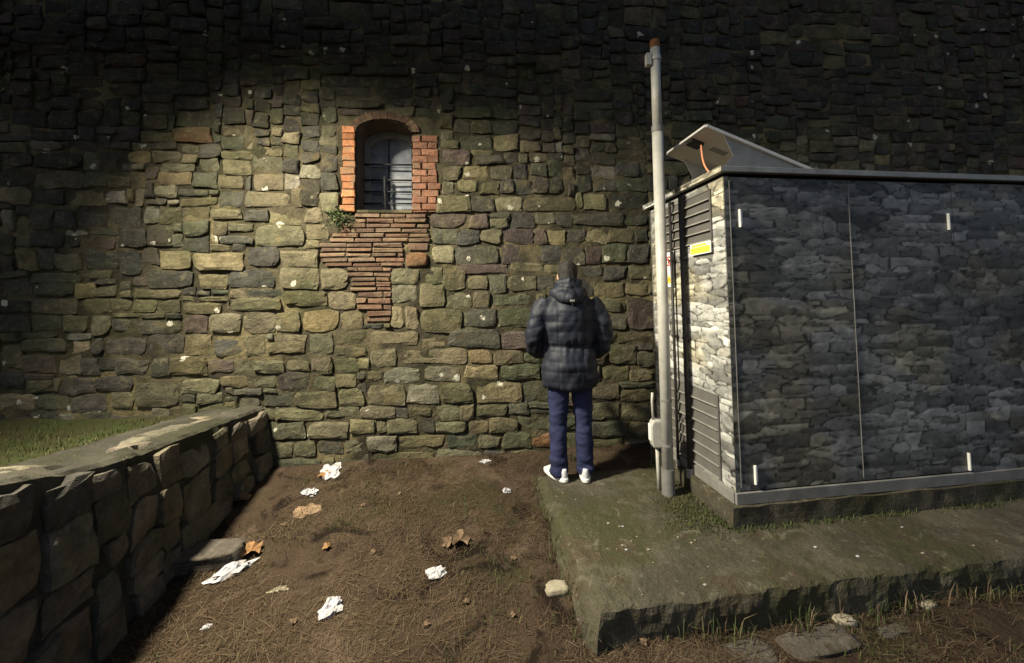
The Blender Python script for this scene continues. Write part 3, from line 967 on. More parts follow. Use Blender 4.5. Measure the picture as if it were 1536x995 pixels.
# ------------------------------------------------------------------ equipment cabinet wrapped in a stone print
PL_H = 0.125
KB = KC + KU * 0.05 + KD * 0.035 + Z * PL_H        # body: near left bottom corner
def kp(u, d, z):
    return KB + KU * u + KD * d + Z * z
def front_px(px, py):
    p = on_plane(px, py, KB, KD)
    q = p - KB
    return q.dot(KU), q.z
def left_px(px, py):
    p = on_plane(px, py, KB, KU)
    q = p - KB
    return q.dot(KD), q.z
KH = front_px(1088, 262)[1]
KDEP = left_px(976, 330)[0]
KLEN = 3.3
kiosk = empty('equipment_cabinet', KC, 'box shaped equipment cabinet wrapped in a grey stone print', 'cabinet')

def stone_print(u, v, seed, gain, tintn, block=1.0):
    """photographic rubble print: blocky random cells, light tops, dark undersides"""
    cw, ch = 0.27 * block, 0.088 * block
    uw = u + (fbm(u * 7, v * 9, seed, 4) - 0.5) * 0.045 * block
    vw = v + (fbm(u * 4, v * 7, seed + 50, 4) - 0.5) * 0.035 * block
    gi, gj = np.floor(uw / cw), np.floor(vw / ch)
    f1 = np.full(u.shape, 9.0); f2 = np.full(u.shape, 9.0)
    tone = np.zeros(u.shape); rel = np.zeros(u.shape)
    for dj_ in (-2, -1, 0, 1, 2):
        for di in (-2, -1, 0, 1, 2):
            a_, b_ = gi + di, gj + dj_
            px_ = (a_ + 0.5 + (hsh(a_, b_, seed + 1) - 0.5) * 0.95) * cw
            py_ = (b_ + 0.5 + (hsh(a_, b_, seed + 2) - 0.5) * 0.75) * ch
            ax = cw * (0.45 + 1.0 * hsh(a_, b_, seed + 3)); ay = ch * (0.35 + 1.25 * hsh(a_, b_, seed + 4) ** 2)
            d_ = np.maximum(np.abs(uw - px_) / ax, np.abs(vw - py_) / ay) * 0.93 + 0.07 * (np.abs(uw - px_) / ax + np.abs(vw - py_) / ay)
            tn = hsh(a_, b_, seed + 5)
            near = d_ < f1
            f2 = np.where(near, f1, np.minimum(f2, d_))
            tone = np.where(near, tn, tone); rel = np.where(near, (vw - py_) / ay, rel)
            f1 = np.where(near, d_, f1)
    edge = f2 - f1
    t = 0.15 + 0.34 * tone ** 1.5
    t = t * (0.45 + 1.1 * fbm(u * 6, v * 30, seed + 9, 5, 0.7)) * (0.45 + 1.1 * fbm(u * 22, v * 30, seed + 19, 4, 0.7))
    t = t * (0.86 + 0.28 * np.clip(rel, -1, 1))
    jm = sstep(0.0, 0.14, edge + (fbm(u * 24, v * 30, seed + 41) - 0.5) * 0.22)
    t = t * (0.12 + 0.88 * jm)
    lite = (1 - sstep(0.05, 0.22, edge)) * sstep(0.2, 0.8, rel) * fbm(u * 8, v * 8, seed + 29)
    t = t + 0.16 * lite
    t = t * (0.45 + 1.1 * fbm(u * 1.2, v * 1.7, seed + 39, 3))
    t = t + sstep(0.66, 0.76, fbm(u * 9, v * 13, seed + 59, 4, 0.6)) * 0.16
    t = np.clip(t * gain, 0.006, 0.82)
    warm = sstep(0.50, 0.66, fbm(u * 2.2, v * 3.5, seed + 69, 3))
    return np.stack([t * (1 + 0.10 * warm) * tintn[0], t * (1 + 0.02 * warm) * tintn[1], t * (1 - 0.18 * warm) * tintn[2], np.ones_like(t)], -1)

def print_panel(name, parent, a0, a1, z0, z1, place, seed, gain, tintn, block=1.0, step=0.009, thick=0.012, rim=M['trim']):
    nu_, nv_ = max(2, int((a1 - a0) / step)), max(2, int((z1 - z0) / step))
    us, vv = np.linspace(a0, a1, nu_ + 1), np.linspace(z0, z1, nv_ + 1)
    UU, VV = np.meshgrid(us, vv)
    cc = stone_print(UU, VV, seed, gain, tintn, block).reshape(-1, 4)
    v = [place(a, b, 0.0) for b in vv for a in us]
    w = nu_ + 1
    f = [(j * w + i, j * w + i + 1, (j + 1) * w + i + 1, (j + 1) * w + i) for j in range(nv_) for i in range(nu_)]
    # turned edges
    k = len(v)
    for (a, b) in ((a0, z0), (a1, z0), (a1, z1), (a0, z1)):
        v.append(place(a, b, 0.0)); v.append(place(a, b, -thick))
    for q in range(4):
        r_ = (q + 1) % 4
        f.append((k + 2 * q, k + 2 * q + 1, k + 2 * r_ + 1, k + 2 * r_))
    cc = np.vstack([cc, np.tile([0.12, 0.12, 0.12, 1], (8, 1))])
    return mk(name, v, f, M['print'], parent, attr={'print': cc})

place_f = lambda a, z, d: kp(a, -d, z)
place_l = lambda a, z, d: kp(-d, a, z)
BT_ = 0.075                                              # grey base trim height
GF = 0.50
GL = 1.10
F_T = (1.02, 1.0, 0.96)
L_T = (1.03, 1.0, 0.93)
sx0 = 0.035
sx1 = front_px(1287, 560)[0]
sx2 = front_px(1440, 500)[0]
gapw = 0.006
MB().box(kp(KLEN / 2, KDEP / 2, KH / 2), KU * (KLEN / 2 - 0.012), KD * (KDEP / 2 - 0.012), Z * (KH / 2 - 0.002)).build('carcass', M['gap'], kiosk)
print_panel('corner_post', kiosk, 0, sx0, BT_, KH - 0.01, place_f, 31, GF, F_T, block=0.66)
d1 = print_panel('door', kiosk, sx0 + gapw, sx1 - gapw / 2, BT_ + 0.006, KH - 0.016, place_f, 31, GF, F_T, block=0.66)
d2 = print_panel('door', kiosk, sx1 + gapw / 2, sx2, BT_ + 0.006, KH - 0.016, place_f, 31, GF, F_T, block=0.66)
print_panel('front_panel', kiosk, sx2 + gapw, KLEN, BT_, KH - 0.01, place_f, 31, GF, F_T, block=0.66, step=0.012)
for su in (sx0 + gapw / 2, sx1):
    MB().box(kp(su, -0.0005, KH / 2 + 0.03), KU * 0.0022, KD * 0.0025, Z * (KH / 2 - 0.07)).build('seam_strip', M['trim'], kiosk)
# side with two louvred vents
lt0, lt1 = left_px(1069, 361), left_px(990, 300)
uv_r = left_px(1069, 340)[0]
uv_top = left_px(1072, 281)[1]
uv_bot = left_px(1069, 361)[1]
lv_r = left_px(1081, 650)[0]
lv_top = left_px(1078, 594)[1]
lv_bot = left_px(1085, 722)[1]
v_l = KDEP - 0.12
sp = kiosk
for (a0, a1, z0, z1) in ((0, uv_r, BT_, KH - 0.01), (v_l, KDEP, BT_, KH - 0.01), (uv_r, v_l, lv_top, uv_bot), (uv_r, v_l, uv_top, KH - 0.01), (uv_r, v_l, BT_, lv_bot)):
    print_panel('side_panel', kiosk, a0 + 0.0005, a1 - 0.0005, z0, z1, place_l, 77, GL, L_T, block=0.62, step=0.0065)
# fix winding is not needed (two-sided shading); back and far side
MB().box(kp(KLEN / 2, KDEP - 0.004, KH / 2), KU * (KLEN / 2), KD * 0.008, Z * (KH / 2 - 0.006)).build('back_panel', M['trim'], kiosk)
MB().box(kp(KLEN, KDEP / 2, KH / 2), KU * 0.01, KD * (KDEP / 2 - 0.01), Z * (KH / 2 - 0.006)).build('end_panel', M['trim'], kiosk)
def louvre(z0, z1, n):
    vent = bpy.data.objects.new('vent', None)
    vent.parent = kiosk
    COL.objects.link(vent)
    MB().box(kp(0.010, (uv_r + v_l) / 2, (z0 + z1) / 2), KU * 0.004, KD * ((v_l - uv_r) / 2), Z * ((z1 - z0) / 2)).build('backing', M['slat'], vent)
    hgt = (z1 - z0) / n
    for k in range(n):
        zc = z0 + hgt * (k + 0.5)
        # sloping blade: bottom edge stands proud, top tucks in
        a, b = uv_r + 0.012, v_l - 0.012
        lo, hi = zc - hgt * 0.47, zc + hgt * 0.47
        v = [kp(-0.010, a, lo), kp(-0.010, b, lo), kp(0.006, b, hi), kp(0.006, a, hi), kp(0.006, a, lo), kp(0.006, b, lo)]
        f = [(0, 3, 2, 1), (0, 1, 5, 4), (0, 4, 3), (1, 2, 5)]
        mk('slat', v, f, M['slat'], vent)
        MB().box(kp(-0.0125, (a + b) / 2, lo + 0.004), KU * 0.003, KD * ((b - a) / 2), Z * 0.0045).build('slat_lip', M['slat_edge'], vent)
    for (d_, w2, zc, h2) in ((uv_r + 0.006, 0.006, (z0 + z1) / 2, (z1 - z0) / 2), (v_l - 0.006, 0.006, (z0 + z1) / 2, (z1 - z0) / 2)):
        MB().box(kp(-0.004, d_, zc), KU * 0.007, KD * w2, Z * h2).build('vent_frame', M['slat'], vent)
louvre(uv_bot, uv_top, 5)
louvre(lv_bot, lv_top, 7)
# base trim, plinth, roof
MB().box(kp(KLEN / 2, -0.004, BT_ / 2), KU * (KLEN / 2 + 0.006), KD * 0.010, Z * (BT_ / 2 - 0.002)).build('base_trim', M['trim'], kiosk, bevel=0.003)
MB().box(kp(-0.004, KDEP / 2 + 0.006, BT_ / 2), KU * 0.010, KD * (KDEP / 2), Z * (BT_ / 2 - 0.002)).build('base_trim', M['trim'], kiosk, bevel=0.003)
pv, pf = [], []
def plinth():
    mb = MB()
    P = lambda u, d, z: KC + KU * u + KD * d + Z * z
    NU_, NV_ = 110, 6
    def face(fn, n1, n2):
        k = len(mb.v)
        vv = []
        for j in range(n2 + 1):
            for i in range(n1 + 1):
                p = fn(i / n1, j / n2)
                q = p + Vector((mnoise.noise(p * 9), mnoise.noise(p * 9 + Vector((5, 0, 0))), mnoise.noise(p * 9 + Vector((0, 7, 0))))) * 0.008
                vv.append(q)
        ff = [(j * (n1 + 1) + i, j * (n1 + 1) + i + 1, (j + 1) * (n1 + 1) + i + 1, (j + 1) * (n1 + 1) + i) for j in range(n2) for i in range(n1)]
        mb.add(vv, ff)
    hh = PL_H
    D = KDEP + 0.08
    face(lambda a, b: P(a * (KLEN + 0.1), 0, -0.05 + b * (hh + 0.05)), NU_, 6)
    face(lambda a, b: P(0, D - a * D, -0.05 + b * (hh + 0.05)), 40, 6)
    face(lambda a, b: P(a * (KLEN + 0.1), b * D, hh), NU_, 40)
    return mb
plinth().build('plinth', M['concrete'], kiosk, smooth=False)
RO = 0.045
rz = KH + 0.002
MB().box(kp(KLEN / 2, KDEP / 2, rz + 0.022), KU * (KLEN / 2 + RO), KD * (KDEP / 2 + RO), Z * 0.019).build('roof', M['roof'], kiosk, bevel=0.004)
roof = kiosk.children[-1]
MB().box(kp(KLEN / 2, KDEP / 2, rz + 0.0), KU * (KLEN / 2 + 0.012), KD * (KDEP / 2 + 0.012), Z * 0.005).build('roof_gasket', M['gap'], kiosk)
# printed strip along the roof's left edge and front edge
place_re = lambda a, z, d: kp(-RO - 0.003 - d, a, z)
print_panel('edge_strip', kiosk, -RO, KDEP + RO, rz + 0.004, rz + 0.042, place_re, 91, 1.6, L_T, block=0.55, step=0.006, thick=0.002)
# hinges on the doors
for (px_, py_, dr) in ((1109, 328, d1), (1132, 712, d1), (1421, 333, d2), (1452, 692, d2)):
    u, z_ = front_px(px_, py_)
    hp = MB()
    c = kp(u, -0.007, z_)
    hp.tube([c - Z * 0.058, c + Z * 0.058], 0.0085, 10)
    hp.box(kp(u + 0.009, -0.002, z_), KU * 0.010, KD * 0.002, Z * 0.045)
    hp.build('hinge', M['white_metal'], dr, smooth=False)
# signs
yc0, yc1 = left_px(1071, 369), left_px(1040, 372)
sy = bpy.data.objects.new('warning_sign', None); sy.parent = kiosk; COL.objects.link(sy)
sy['label'] = 'small yellow and white notice plate below the upper vent'
yz = (left_px(1055, 365)[1] + left_px(1055, 381)[1]) / 2
yh = abs(left_px(1055, 364)[1] - left_px(1055, 381)[1]) / 2
yd = (yc0[0] + yc1[0]) / 2
yw = abs(yc1[0] - yc0[0]) / 2
MB().box(kp(-0.022, yd, yz), KU * 0.003, KD * yw, Z * yh).build('plate', M['sign_white'], sy)
MB().box(kp(-0.0262, yd, yz - yh * 0.25), KU * 0.001, KD * (yw * 0.94), Z * (yh * 0.55)).build('yellow_band', M['sign_yellow'], sy)
MB().box(kp(-0.0262, yd + yw * 0.1, yz + yh * 0.62), KU * 0.001, KD * (yw * 0.7), Z * (yh * 0.18)).build('yellow_stripe', M['sign_yellow'], sy)
wd = (left_px(1000, 405)[0] + left_px(1012, 405)[0]) / 2
ww = abs(left_px(1000, 405)[0] - left_px(1013, 405)[0]) / 2
wz0, wz1 = left_px(1006, 431)[1], left_px(1006, 379)[1]
sw = bpy.data.objects.new('warning_sign', None); sw.parent = kiosk; COL.objects.link(sw)
sw['label'] = 'tall white notice plate with a red prohibition ring and an orange triangle'
wc, wh = (wz0 + wz1) / 2, (wz1 - wz0) / 2
MB().box(kp(-0.012, wd, wc), KU * 0.003, KD * ww, Z * wh).build('plate', M['sign_white'], sw)
def disc(name, d_, z_, r, mat, off, n=24, r2=None):
    v = [kp(off, d_ + r * math.cos(2 * math.pi * k / n), z_ + r * math.sin(2 * math.pi * k / n)) for k in range(n)]
    if r2 is None:
        return mk(name, v, [tuple(range(n))], mat, sw)
    v += [kp(off, d_ + r2 * math.cos(2 * math.pi * k / n), z_ + r2 * math.sin(2 * math.pi * k / n)) for k in range(n)]
    return mk(name, v, [(k, (k + 1) % n, n + (k + 1) % n, n + k) for k in range(n)], mat, sw)
rr = ww * 0.62
zc = wc + wh * 0.50
disc('ring', wd, zc, rr, M['sign_red'], -0.0162, r2=rr * 0.72)
MB().box(kp(-0.0163, wd, zc), KU * 0.0005, (KD * 0.7 + Z * 0.7) * rr * 0.8, (KD * -0.7 + Z * 0.7) * rr * 0.13).build('ring_bar', M['sign_red'], sw)
MB().box(kp(-0.0158, wd, zc), KU * 0.0004, KD * rr * 0.22, Z * rr * 0.5).build('hand_symbol', M['sign_black'], sw)
tz = wc - wh * 0.52
v = [kp(-0.0162, wd - rr, tz - rr * 0.9), kp(-0.0162, wd + rr, tz - rr * 0.9), kp(-0.0162, wd, tz + rr * 0.95)]
mk('triangle', v, [(0, 1, 2)], M['sign_yellow'], sw)
v = [kp(-0.017, wd + rr * 0.12, tz + rr * 0.4), kp(-0.017, wd - rr * 0.2, tz - rr * 0.2), kp(-0.017, wd + rr * 0.02, tz - rr * 0.15), kp(-0.017, wd - rr * 0.08, tz - rr * 0.65), kp(-0.017, wd + rr * 0.25, tz - rr * 0.05), kp(-0.017, wd + rr * 0.05, tz - rr * 0.05)]
mk('bolt_symbol', v, [tuple(range(6))], M['sign_black'], sw)

# ------------------------------------------------------------------ solar panel on the cabinet roof
RT = KH + 0.043                                            # roof top, relative to the body base
hi_d0 = left_px(1060, 268)[0] + 0.0
pn = empty('solar_panel', kp(0.1, 0.3, RT), 'tilted solar panel with a pale underside on the cabinet roof', 'solar panel')
def at_depth_line(px, py, d_):
    p = on_plane(px, py, kp(0, d_, 0), KD)
    q = p - KB
    return q.dot(KU), q.z
PD0 = 0.10
ua, za = at_depth_line(1060, 187, PD0)
ub, zb = at_depth_line(1196, 244, PD0)
PD1 = PD0 + 0.50
slope = (zb - za) / (ub - ua)
ue = ua + (RT + 0.02 - za) / slope * 1.0
def pp_(u, d_, off):
    nrm = Vector((-slope, 0, 1)).normalized()
    return kp(u + nrm.x * off, d_, za + slope * (u - ua) + nrm.z * off)
def slabq(name, u0, u1, d0, d1, o0, o1, mat):
    v = [pp_(u, d_, o_) for o_ in (o0, o1) for (u, d_) in ((u0, d0), (u1, d0), (u1, d1), (u0, d1))]
    return mk(name, v, [(3, 2, 1, 0), (4, 5, 6, 7), (0, 1, 5, 4), (1, 2, 6, 5), (2, 3, 7, 6), (3, 0, 4, 7)], mat, pn)
slabq('backsheet', ua + 0.004, ue - 0.004, PD0 + 0.004, PD1 - 0.004, -0.016, -0.010, M['panel_back'])
slabq('cells', ua + 0.01, ue - 0.01, PD0 + 0.01, PD1 - 0.01, -0.009, -0.004, M['panel_cells'])
for (u0, u1, d0, d1) in ((ua, ue, PD0 - 0.008, PD0 + 0.0035), (ua, ue, PD1 - 0.0035, PD1 + 0.008), (ua - 0.008, ua + 0.0035, PD0 + 0.0036, PD1 - 0.0036), (ue - 0.0035, ue + 0.008, PD0 + 0.0036, PD1 - 0.0036)):
    slabq('frame_rail', u0, u1, d0, d1, -0.020, 0.0, M['alu'])
# triangular side plates with a cut leading edge
def cheek(d_, flip=False):
    def under(u):
        return za + slope * (u - ua) - 0.024
    u1, z1 = at_depth_line(1088, 207, PD0)
    u2, z2 = at_depth_line(1102, 233, PD0)
    u3 = at_depth_line(1078, 252, PD0)[0]
    pts = [(u1, under(u1)), (u2, z2), (u3, RT), (ue + 0.0, RT), (ue, under(ue) if under(ue) > RT else RT + 0.004)]
    v = [kp(u, d_, z) for u, z in pts] + [kp(u, d_ + 0.004, z) for u, z in pts]
    m = len(pts)
    f = [tuple(range(m)), tuple(reversed(range(m, 2 * m)))] + [(k, m + k, m + (k + 1) % m, (k + 1) % m) for k in range(m)]
    mk('side_plate', v, f, M['bracket'], pn)
    return u2
uc = cheek(PD0 + 0.012)
cheek(PD1 - 0.016)
for du, dz in ((0.05, 0.05), (0.13, 0.035), (0.20, 0.05)):
    c = kp(uc + du - 0.02, PD0 + 0.010, RT + dz)
    MB().tube([c, c - KD * 0.006], 0.006, 8).build('rivet', M['alu'], pn)
# junction box, rating label, cable
def under_px(px, py):
    nrm = (KU * -slope + Z).normalized()
    p = on_plane(px, py, pp_(ua, PD0, -0.018), nrm)
    q = p - KB
    return q.dot(KU), q.dot(KD)
bu, bd = under_px(1044, 215)
slabq('junction_box', bu - 0.045, bu + 0.045, bd - 0.04, bd + 0.04, -0.040, -0.0165, M['black'])
lu, ld = under_px(1079, 228)
slabq('rating_label', lu - 0.06, lu + 0.06, ld - 0.03, ld + 0.03, -0.0175, -0.0165, M['slat_edge'])
p0 = pp_(bu + 0.03, bd - 0.03, -0.03)
end = kp(0.02, left_px(1064, 262)[0], RT - 0.002)
cp = []
for k in range(13):
    t = k / 12
    p = p0.lerp(end, t) + (KU * -0.02 * math.sin(math.pi * t)) - Z * 0.03 * math.sin(math.pi * t)
    cp.append(p)
MB().tube(cp, 0.0065, 8).build('cable', M['orange'], pn, smooth=True)

# ------------------------------------------------------------------ steel pole with fittings
PB = on_z(1003, 742, SLAB_Z)
ptop = on_plane(982, 62, PB, (0, 1, 0))
pole = empty('steel_pole', PB, 'tall plain grey steel pole standing beside the cabinet', 'pole')
def pl(t, dx=0, dy=0):
    return PB.lerp(ptop, t) + Vector((dx, dy, 0))
pr = 0.040
jt = (742 - 197) / (742 - 62)
MB().tube([pl(0.0) - Z * 0.03, pl(jt)], pr, 24).build('lower_tube', M['pole'], pole, smooth=True)
MB().tube([pl(jt - 0.005), pl(0.985)], pr * 0.88, 24).build('upper_tube', M['pole'], pole, smooth=True)
MB().tube([pl(jt - 0.012), pl(jt + 0.002)], pr * 1.08, 24).build('joint_collar', M['pole_dark'], pole, smooth=False)
MB().tube([pl(0.983), pl(1.0)], pr * 0.93, 24).build('cap', M['rust'], pole, smooth=False)
MB().tube([pl(0.0) - Z * 0.03, pl(0.055)], pr * 1.16, 24).build('base_sleeve', M['pole_dark'], pole, smooth=False)
cl = pl(0.958)
mb = MB().tube([cl - Z * 0.018, cl + Z * 0.018], pr * 1.06, 24)
mb.box(cl + Vector((-0.058, -0.01, -0.012)), (0.018, 0, 0), (0, 0.022, 0), (0, 0, 0.045))
mb.build('clamp', M['pole'], pole)
for zz in (0.20, 0.105):
    c = pl(zz)
    MB().tube([c - Z * 0.009, c + Z * 0.009], pr * 1.05, 24).build('strap', M['pole_dark'], pole)
# meter box strapped behind the pole, with its thin feed pipe
bx = on_plane(986, 650, PB + Vector((0, 0.07, 0)), (0, 1, 0))
mbx = empty('junction_box', bx - Z * 0.09, 'small rounded grey junction box strapped to the pole near its foot', 'box')
hw, hh = 0.052, 0.105
v, f = [], []
prof = []
for k in range(20):
    t = 2 * math.pi * k / 20
    cs, sn = math.cos(t), math.sin(t)
    prof.append((math.copysign(abs(cs) ** 0.5, cs) * hw, math.copysign(abs(sn) ** 0.5, sn) * hh))
for (dd, sc) in ((-0.035, 0.86), (-0.028, 1.0), (0.03, 1.0), (0.035, 0.9)):
    v += [(bx.x + a * sc, bx.y + dd, bx.z + b * sc) for a, b in prof]
for L in range(3):
    f += [(L * 20 + k, L * 20 + (k + 1) % 20, L * 20 + 20 + (k + 1) % 20, L * 20 + 20 + k) for k in range(20)]
f += [tuple(range(20)), tuple(range(79, 59, -1))]
mk('housing', v, f, M['pole'], mbx, smooth=False, bevel=0.002)
MB().box(bx + Vector((-hw - 0.003, 0, 0.01)), (0.005, 0, 0), (0, 0.022, 0), (0, 0, 0.06)).build('lid_edge', M['white_metal'], mbx, bevel=0.002)
MB().tube([bx + Vector((-0.028, 0, 0.10)), bx + Vector((-0.03, 0.005, 0.24)), bx + Vector((-0.026, 0.005, 0.30))], 0.010, 10).build('feed_pipe', M['pole'], mbx, smooth=True)
MB().tube([bx + Vector((-0.005, 0, -0.10)), Vector((bx.x + 0.002, bx.y, SLAB_Z - 0.02))], 0.014, 10).build('down_pipe', M['pole'], mbx, smooth=True)

# two dark conduits clipped to the cabinet's side
for (px_, rad, lab) in ((1017, 0.011, 'thin dark conduit running down the cabinet side next to the pole'),
                        (1034, 0.017, 'thick dark conduit running down the cabinet side next to the pole')):
    d_ = left_px(px_, 500)[0]
    r0 = kp(-0.035, d_, 0)
    foot = Vector((r0.x, r0.y, SLAB_Z))
    cdt = empty('conduit', foot, lab, 'pipe')
    top = kp(-0.035, d_, KH - 0.03)
    MB().tube([foot - Z * 0.03, top], rad, 14).build('pipe', M['conduit'], cdt, smooth=True)
    MB().tube([top - Z * 0.015, top + KU * 0.04 - Z * 0.003], rad * 0.95, 12).build('elbow', M['conduit'], cdt, smooth=True)
    jz = foot + Z * 0.13
    MB().tube([jz - Z * 0.035, jz - Z * 0.03, jz + Z * 0.03, jz + Z * 0.035], [rad * 1.2, rad * 1.6, rad * 1.6, rad * 1.2], 14).build('coupling', M['trim'], cdt, smooth=False)
    for zz in (0.4, 1.0, 1.6):
        c = kp(-0.035, d_, zz)
        MB().box(c + KU * 0.012, KU * 0.022, KD * (rad * 1.5), Z * 0.008).build('clip', M['conduit'], cdt)

# ------------------------------------------------------------------ the person
def remeshed(name, mb, mat, parent, voxel, smooth_it=6, fn=None):
    b = base_of(parent)
    me = bpy.data.meshes.new(name + '_src')
    me.from_pydata(mb.v, [], mb.f)
    tmp = bpy.data.objects.new(name + '_src', me)
    COL.objects.link(tmp)
    m = tmp.modifiers.new('r', 'REMESH')
    m.mode = 'VOXEL'
    m.voxel_size = voxel
    if smooth_it:
        s2 = tmp.modifiers.new('s', 'SMOOTH')
        s2.factor = 0.5
        s2.iterations = smooth_it
    dg = bpy.context.evaluated_depsgraph_get()
    out = bpy.data.meshes.new_from_object(tmp.evaluated_get(dg))
    bpy.data.objects.remove(tmp)
    bpy.data.meshes.remove(me)
    out.name = name
    if fn:
        nv = len(out.vertices)
        co = np.empty(nv * 3, np.float32)
        out.vertices.foreach_get('co', co)
        no = np.empty(nv * 3, np.float32)
        out.vertex_normals.foreach_get('vector', no)
        co = co.reshape(-1, 3)
        no = no.reshape(-1, 3)
        co = fn(co, no)
        out.vertices.foreach_set('co', co.astype(np.float32).ravel())
    out.polygons.foreach_set('use_smooth', [True] * len(out.polygons))
    out.materials.clear()
    out.materials.append(mat)
    out.update()
    o = bpy.data.objects.new(name, out)
    COL.objects.link(o)
    o.parent = parent
    return o

fl, fr = on_z(838, 716, SLAB_Z + 0.005), on_z(878, 715, SLAB_Z + 0.005)
PC = (fl + fr) / 2
PC.z = SLAB_Z + 0.003
person = empty('person', PC, 'person seen from behind in dark padded jacket and blue jeans facing the wall', 'person')
FT = 0.105                                                   # half the stance
# one continuous body (mostly under the clothes); local coords, facing +y
bd = MB()
bd.ball((0.0, 0.035, 1.625), 0.074, 0.092, 0.108, 20, 14)         # skull
bd.ball((0.0, 0.062, 1.575), 0.055, 0.062, 0.068, 16, 10)         # jaw
bd.tube([(0, 0.125, 1.64), (0, 0.143, 1.605), (0, 0.122, 1.592)], [0.009, 0.015, 0.011], 8)  # nose
bd.ball((0, 0.112, 1.562), 0.022, 0.012, 0.007, 10, 6)            # lips
for sx in (-1, 1):
    bd.ball((sx * 0.076, 0.03, 1.61), 0.012, 0.02, 0.032, 10, 8)   # ear
    bd.ball((sx * 0.03, 0.113, 1.628), 0.013, 0.010, 0.009, 10, 6) # eye
bd.tube([(0, 0.0, 1.44), (0, 0.015, 1.55)], [0.062, 0.056], 16)
bd.rings([(0, 0, 0.80, .15, .10), (0, 0, 0.95, .155, .105), (0, 0, 1.08, .14, .095), (0, 0, 1.25, .165, .105), (0, 0, 1.38, .18, .10), (0, 0, 1.45, .10, .08)], 20)
for sx in (-1, 1):
    bd.tube([(sx * .09, 0, .85), (sx * FT * .95, .01, .46), (sx * FT, -.02, .06)], [.088, .056, .04], 14)
    sh, el, wr = (sx * .17, 0, 1.39), (sx * .245, .0, 1.13), (sx * .185, .195, .975)
    bd.tube([sh, el, wr], [.052, .042, .029], 12)
    # hand: palm, four unequal fingers, thumb off the side; both hands held in front
    ax = (Vector((sx * .10, .30, .955)) - Vector(wr)).normalized()
    side_v = Vector((0, 0, 1))
    pm = Vector(wr) + ax * 0.05
    bd.tube([Vector(wr), pm, pm + ax * 0.045], [.026, .036, .032], 12)
    for k, ln in enumerate((.066, .076, .071, .055)):
        r0 = pm + ax * 0.04 + side_v * (0.027 - 0.018 * k)
        k1 = r0 + ax * ln * 0.5 + Vector((-sx * 0.012, 0, 0))
        k2 = k1 + ax * ln * 0.25 + Vector((-sx * 0.022, 0, -0.006))
        bd.tube([r0, k1, k2], [.0095, .009, .0075], 8)
    bd.tube([pm - ax * 0.01 + side_v * 0.024, pm + ax * 0.025 + side_v * 0.05, pm + ax * 0.05 + side_v * 0.052 + Vector((-sx * .012, 0, 0))], [.013, .011, .0085], 8)
remeshed('body', bd, M['skin'], person, 0.0065, 3)
# hair
hr = MB()
hr.ball((0, 0.018, 1.645), 0.083, 0.098, 0.105, 24, 16)
hr.ball((0, -0.01, 1.60), 0.074, 0.072, 0.09, 20, 12)
def hair_fn(co, no):
    k = np.array([mnoise.noise((p[0] * 40, p[1] * 40, p[2] * 12)) for p in co])
    co = co + no * (0.006 * k)[:, None]
    front = co[:, 1] > 0.075
    low = co[:, 2] < 1.66
    co[front & low, 1] = 0.075 + (co[front & low, 1] - 0.075) * 0.1
    return co
remeshed('hair', hr, M['hair'], person, 0.008, 2, hair_fn)
# padded jacket
jk = MB()
jk.rings([(0, 0, .715, .205, .140), (0, -.002, .735, .222, .155), (0, -.004, .80, .232, .163), (0, -.004, .90, .224, .160), (0, 0, 1.00, .207, .148),
          (0, 0, 1.055, .196, .138), (0, 0, 1.10, .205, .145), (0, -.004, 1.22, .222, .155), (0, -.006, 1.33, .226, .152), (0, -.004, 1.40, .215, .135), (0, 0, 1.45, .165, .108), (0, 0, 1.50, .10, .085)], 32)
for sx in (-1, 1):
    bul = 1.0 if sx > 0 else 0.97
    jk.tube([(sx * .165, -.005, 1.405), (sx * .225, -.01, 1.33), (sx * .262, -.015, 1.22), (sx * .285, -.01, 1.12), (sx * .275, .035, 1.03), (sx * .235, .12, .985), (sx * .20, .175, .975)],
            [.080, .088, .082, .076, .074, .064, .052], 18)
jk.tube([(-.10, .10, 1.50), (0, .115, 1.50), (.10, .10, 1.50)], [.03, .035, .03], 10)      # collar at the throat
def quilt(co, no):
    z = co[:, 2]
    arm = np.abs(co[:, 0]) > 0.215
    ph = np.where(arm, (z + 0.25 * np.abs(co[:, 0])) / 0.075, z / 0.078)
    n1 = np.array([mnoise.noise((p[0] * 9, p[1] * 9, p[2] * 9)) for p in co])
    n2 = np.array([mnoise.noise((p[0] * 24, p[1] * 24, p[2] * 15 + 3)) for p in co])
    q = np.abs(np.sin(math.pi * (ph + n1 * 0.12))) ** 0.55
    cinch = np.exp(-((z - 1.055) / 0.02) ** 2) * (~arm)
    vert = np.exp(-((np.abs(co[:, 0]) - 0.10) / 0.006) ** 2) * (~arm) * (z < 1.3)
    n3 = np.array([mnoise.noise((p[0] * 5 + 3, p[1] * 5, p[2] * 13)) for p in co])
    dd = (0.0055 + 0.004 * n3) * (q - 0.7) + 0.012 * n1 + 0.008 * n2 + 0.007 * n3 - 0.016 * cinch - 0.004 * vert
    pleat = np.sin(co[:, 0] * 110) * np.exp(-((z - 1.055) / 0.06) ** 2) * 0.004
    return co + no * (dd + pleat)[:, None]
jacket = remeshed('jacket', jk, M['jacket'], person, 0.0095, 7, quilt)
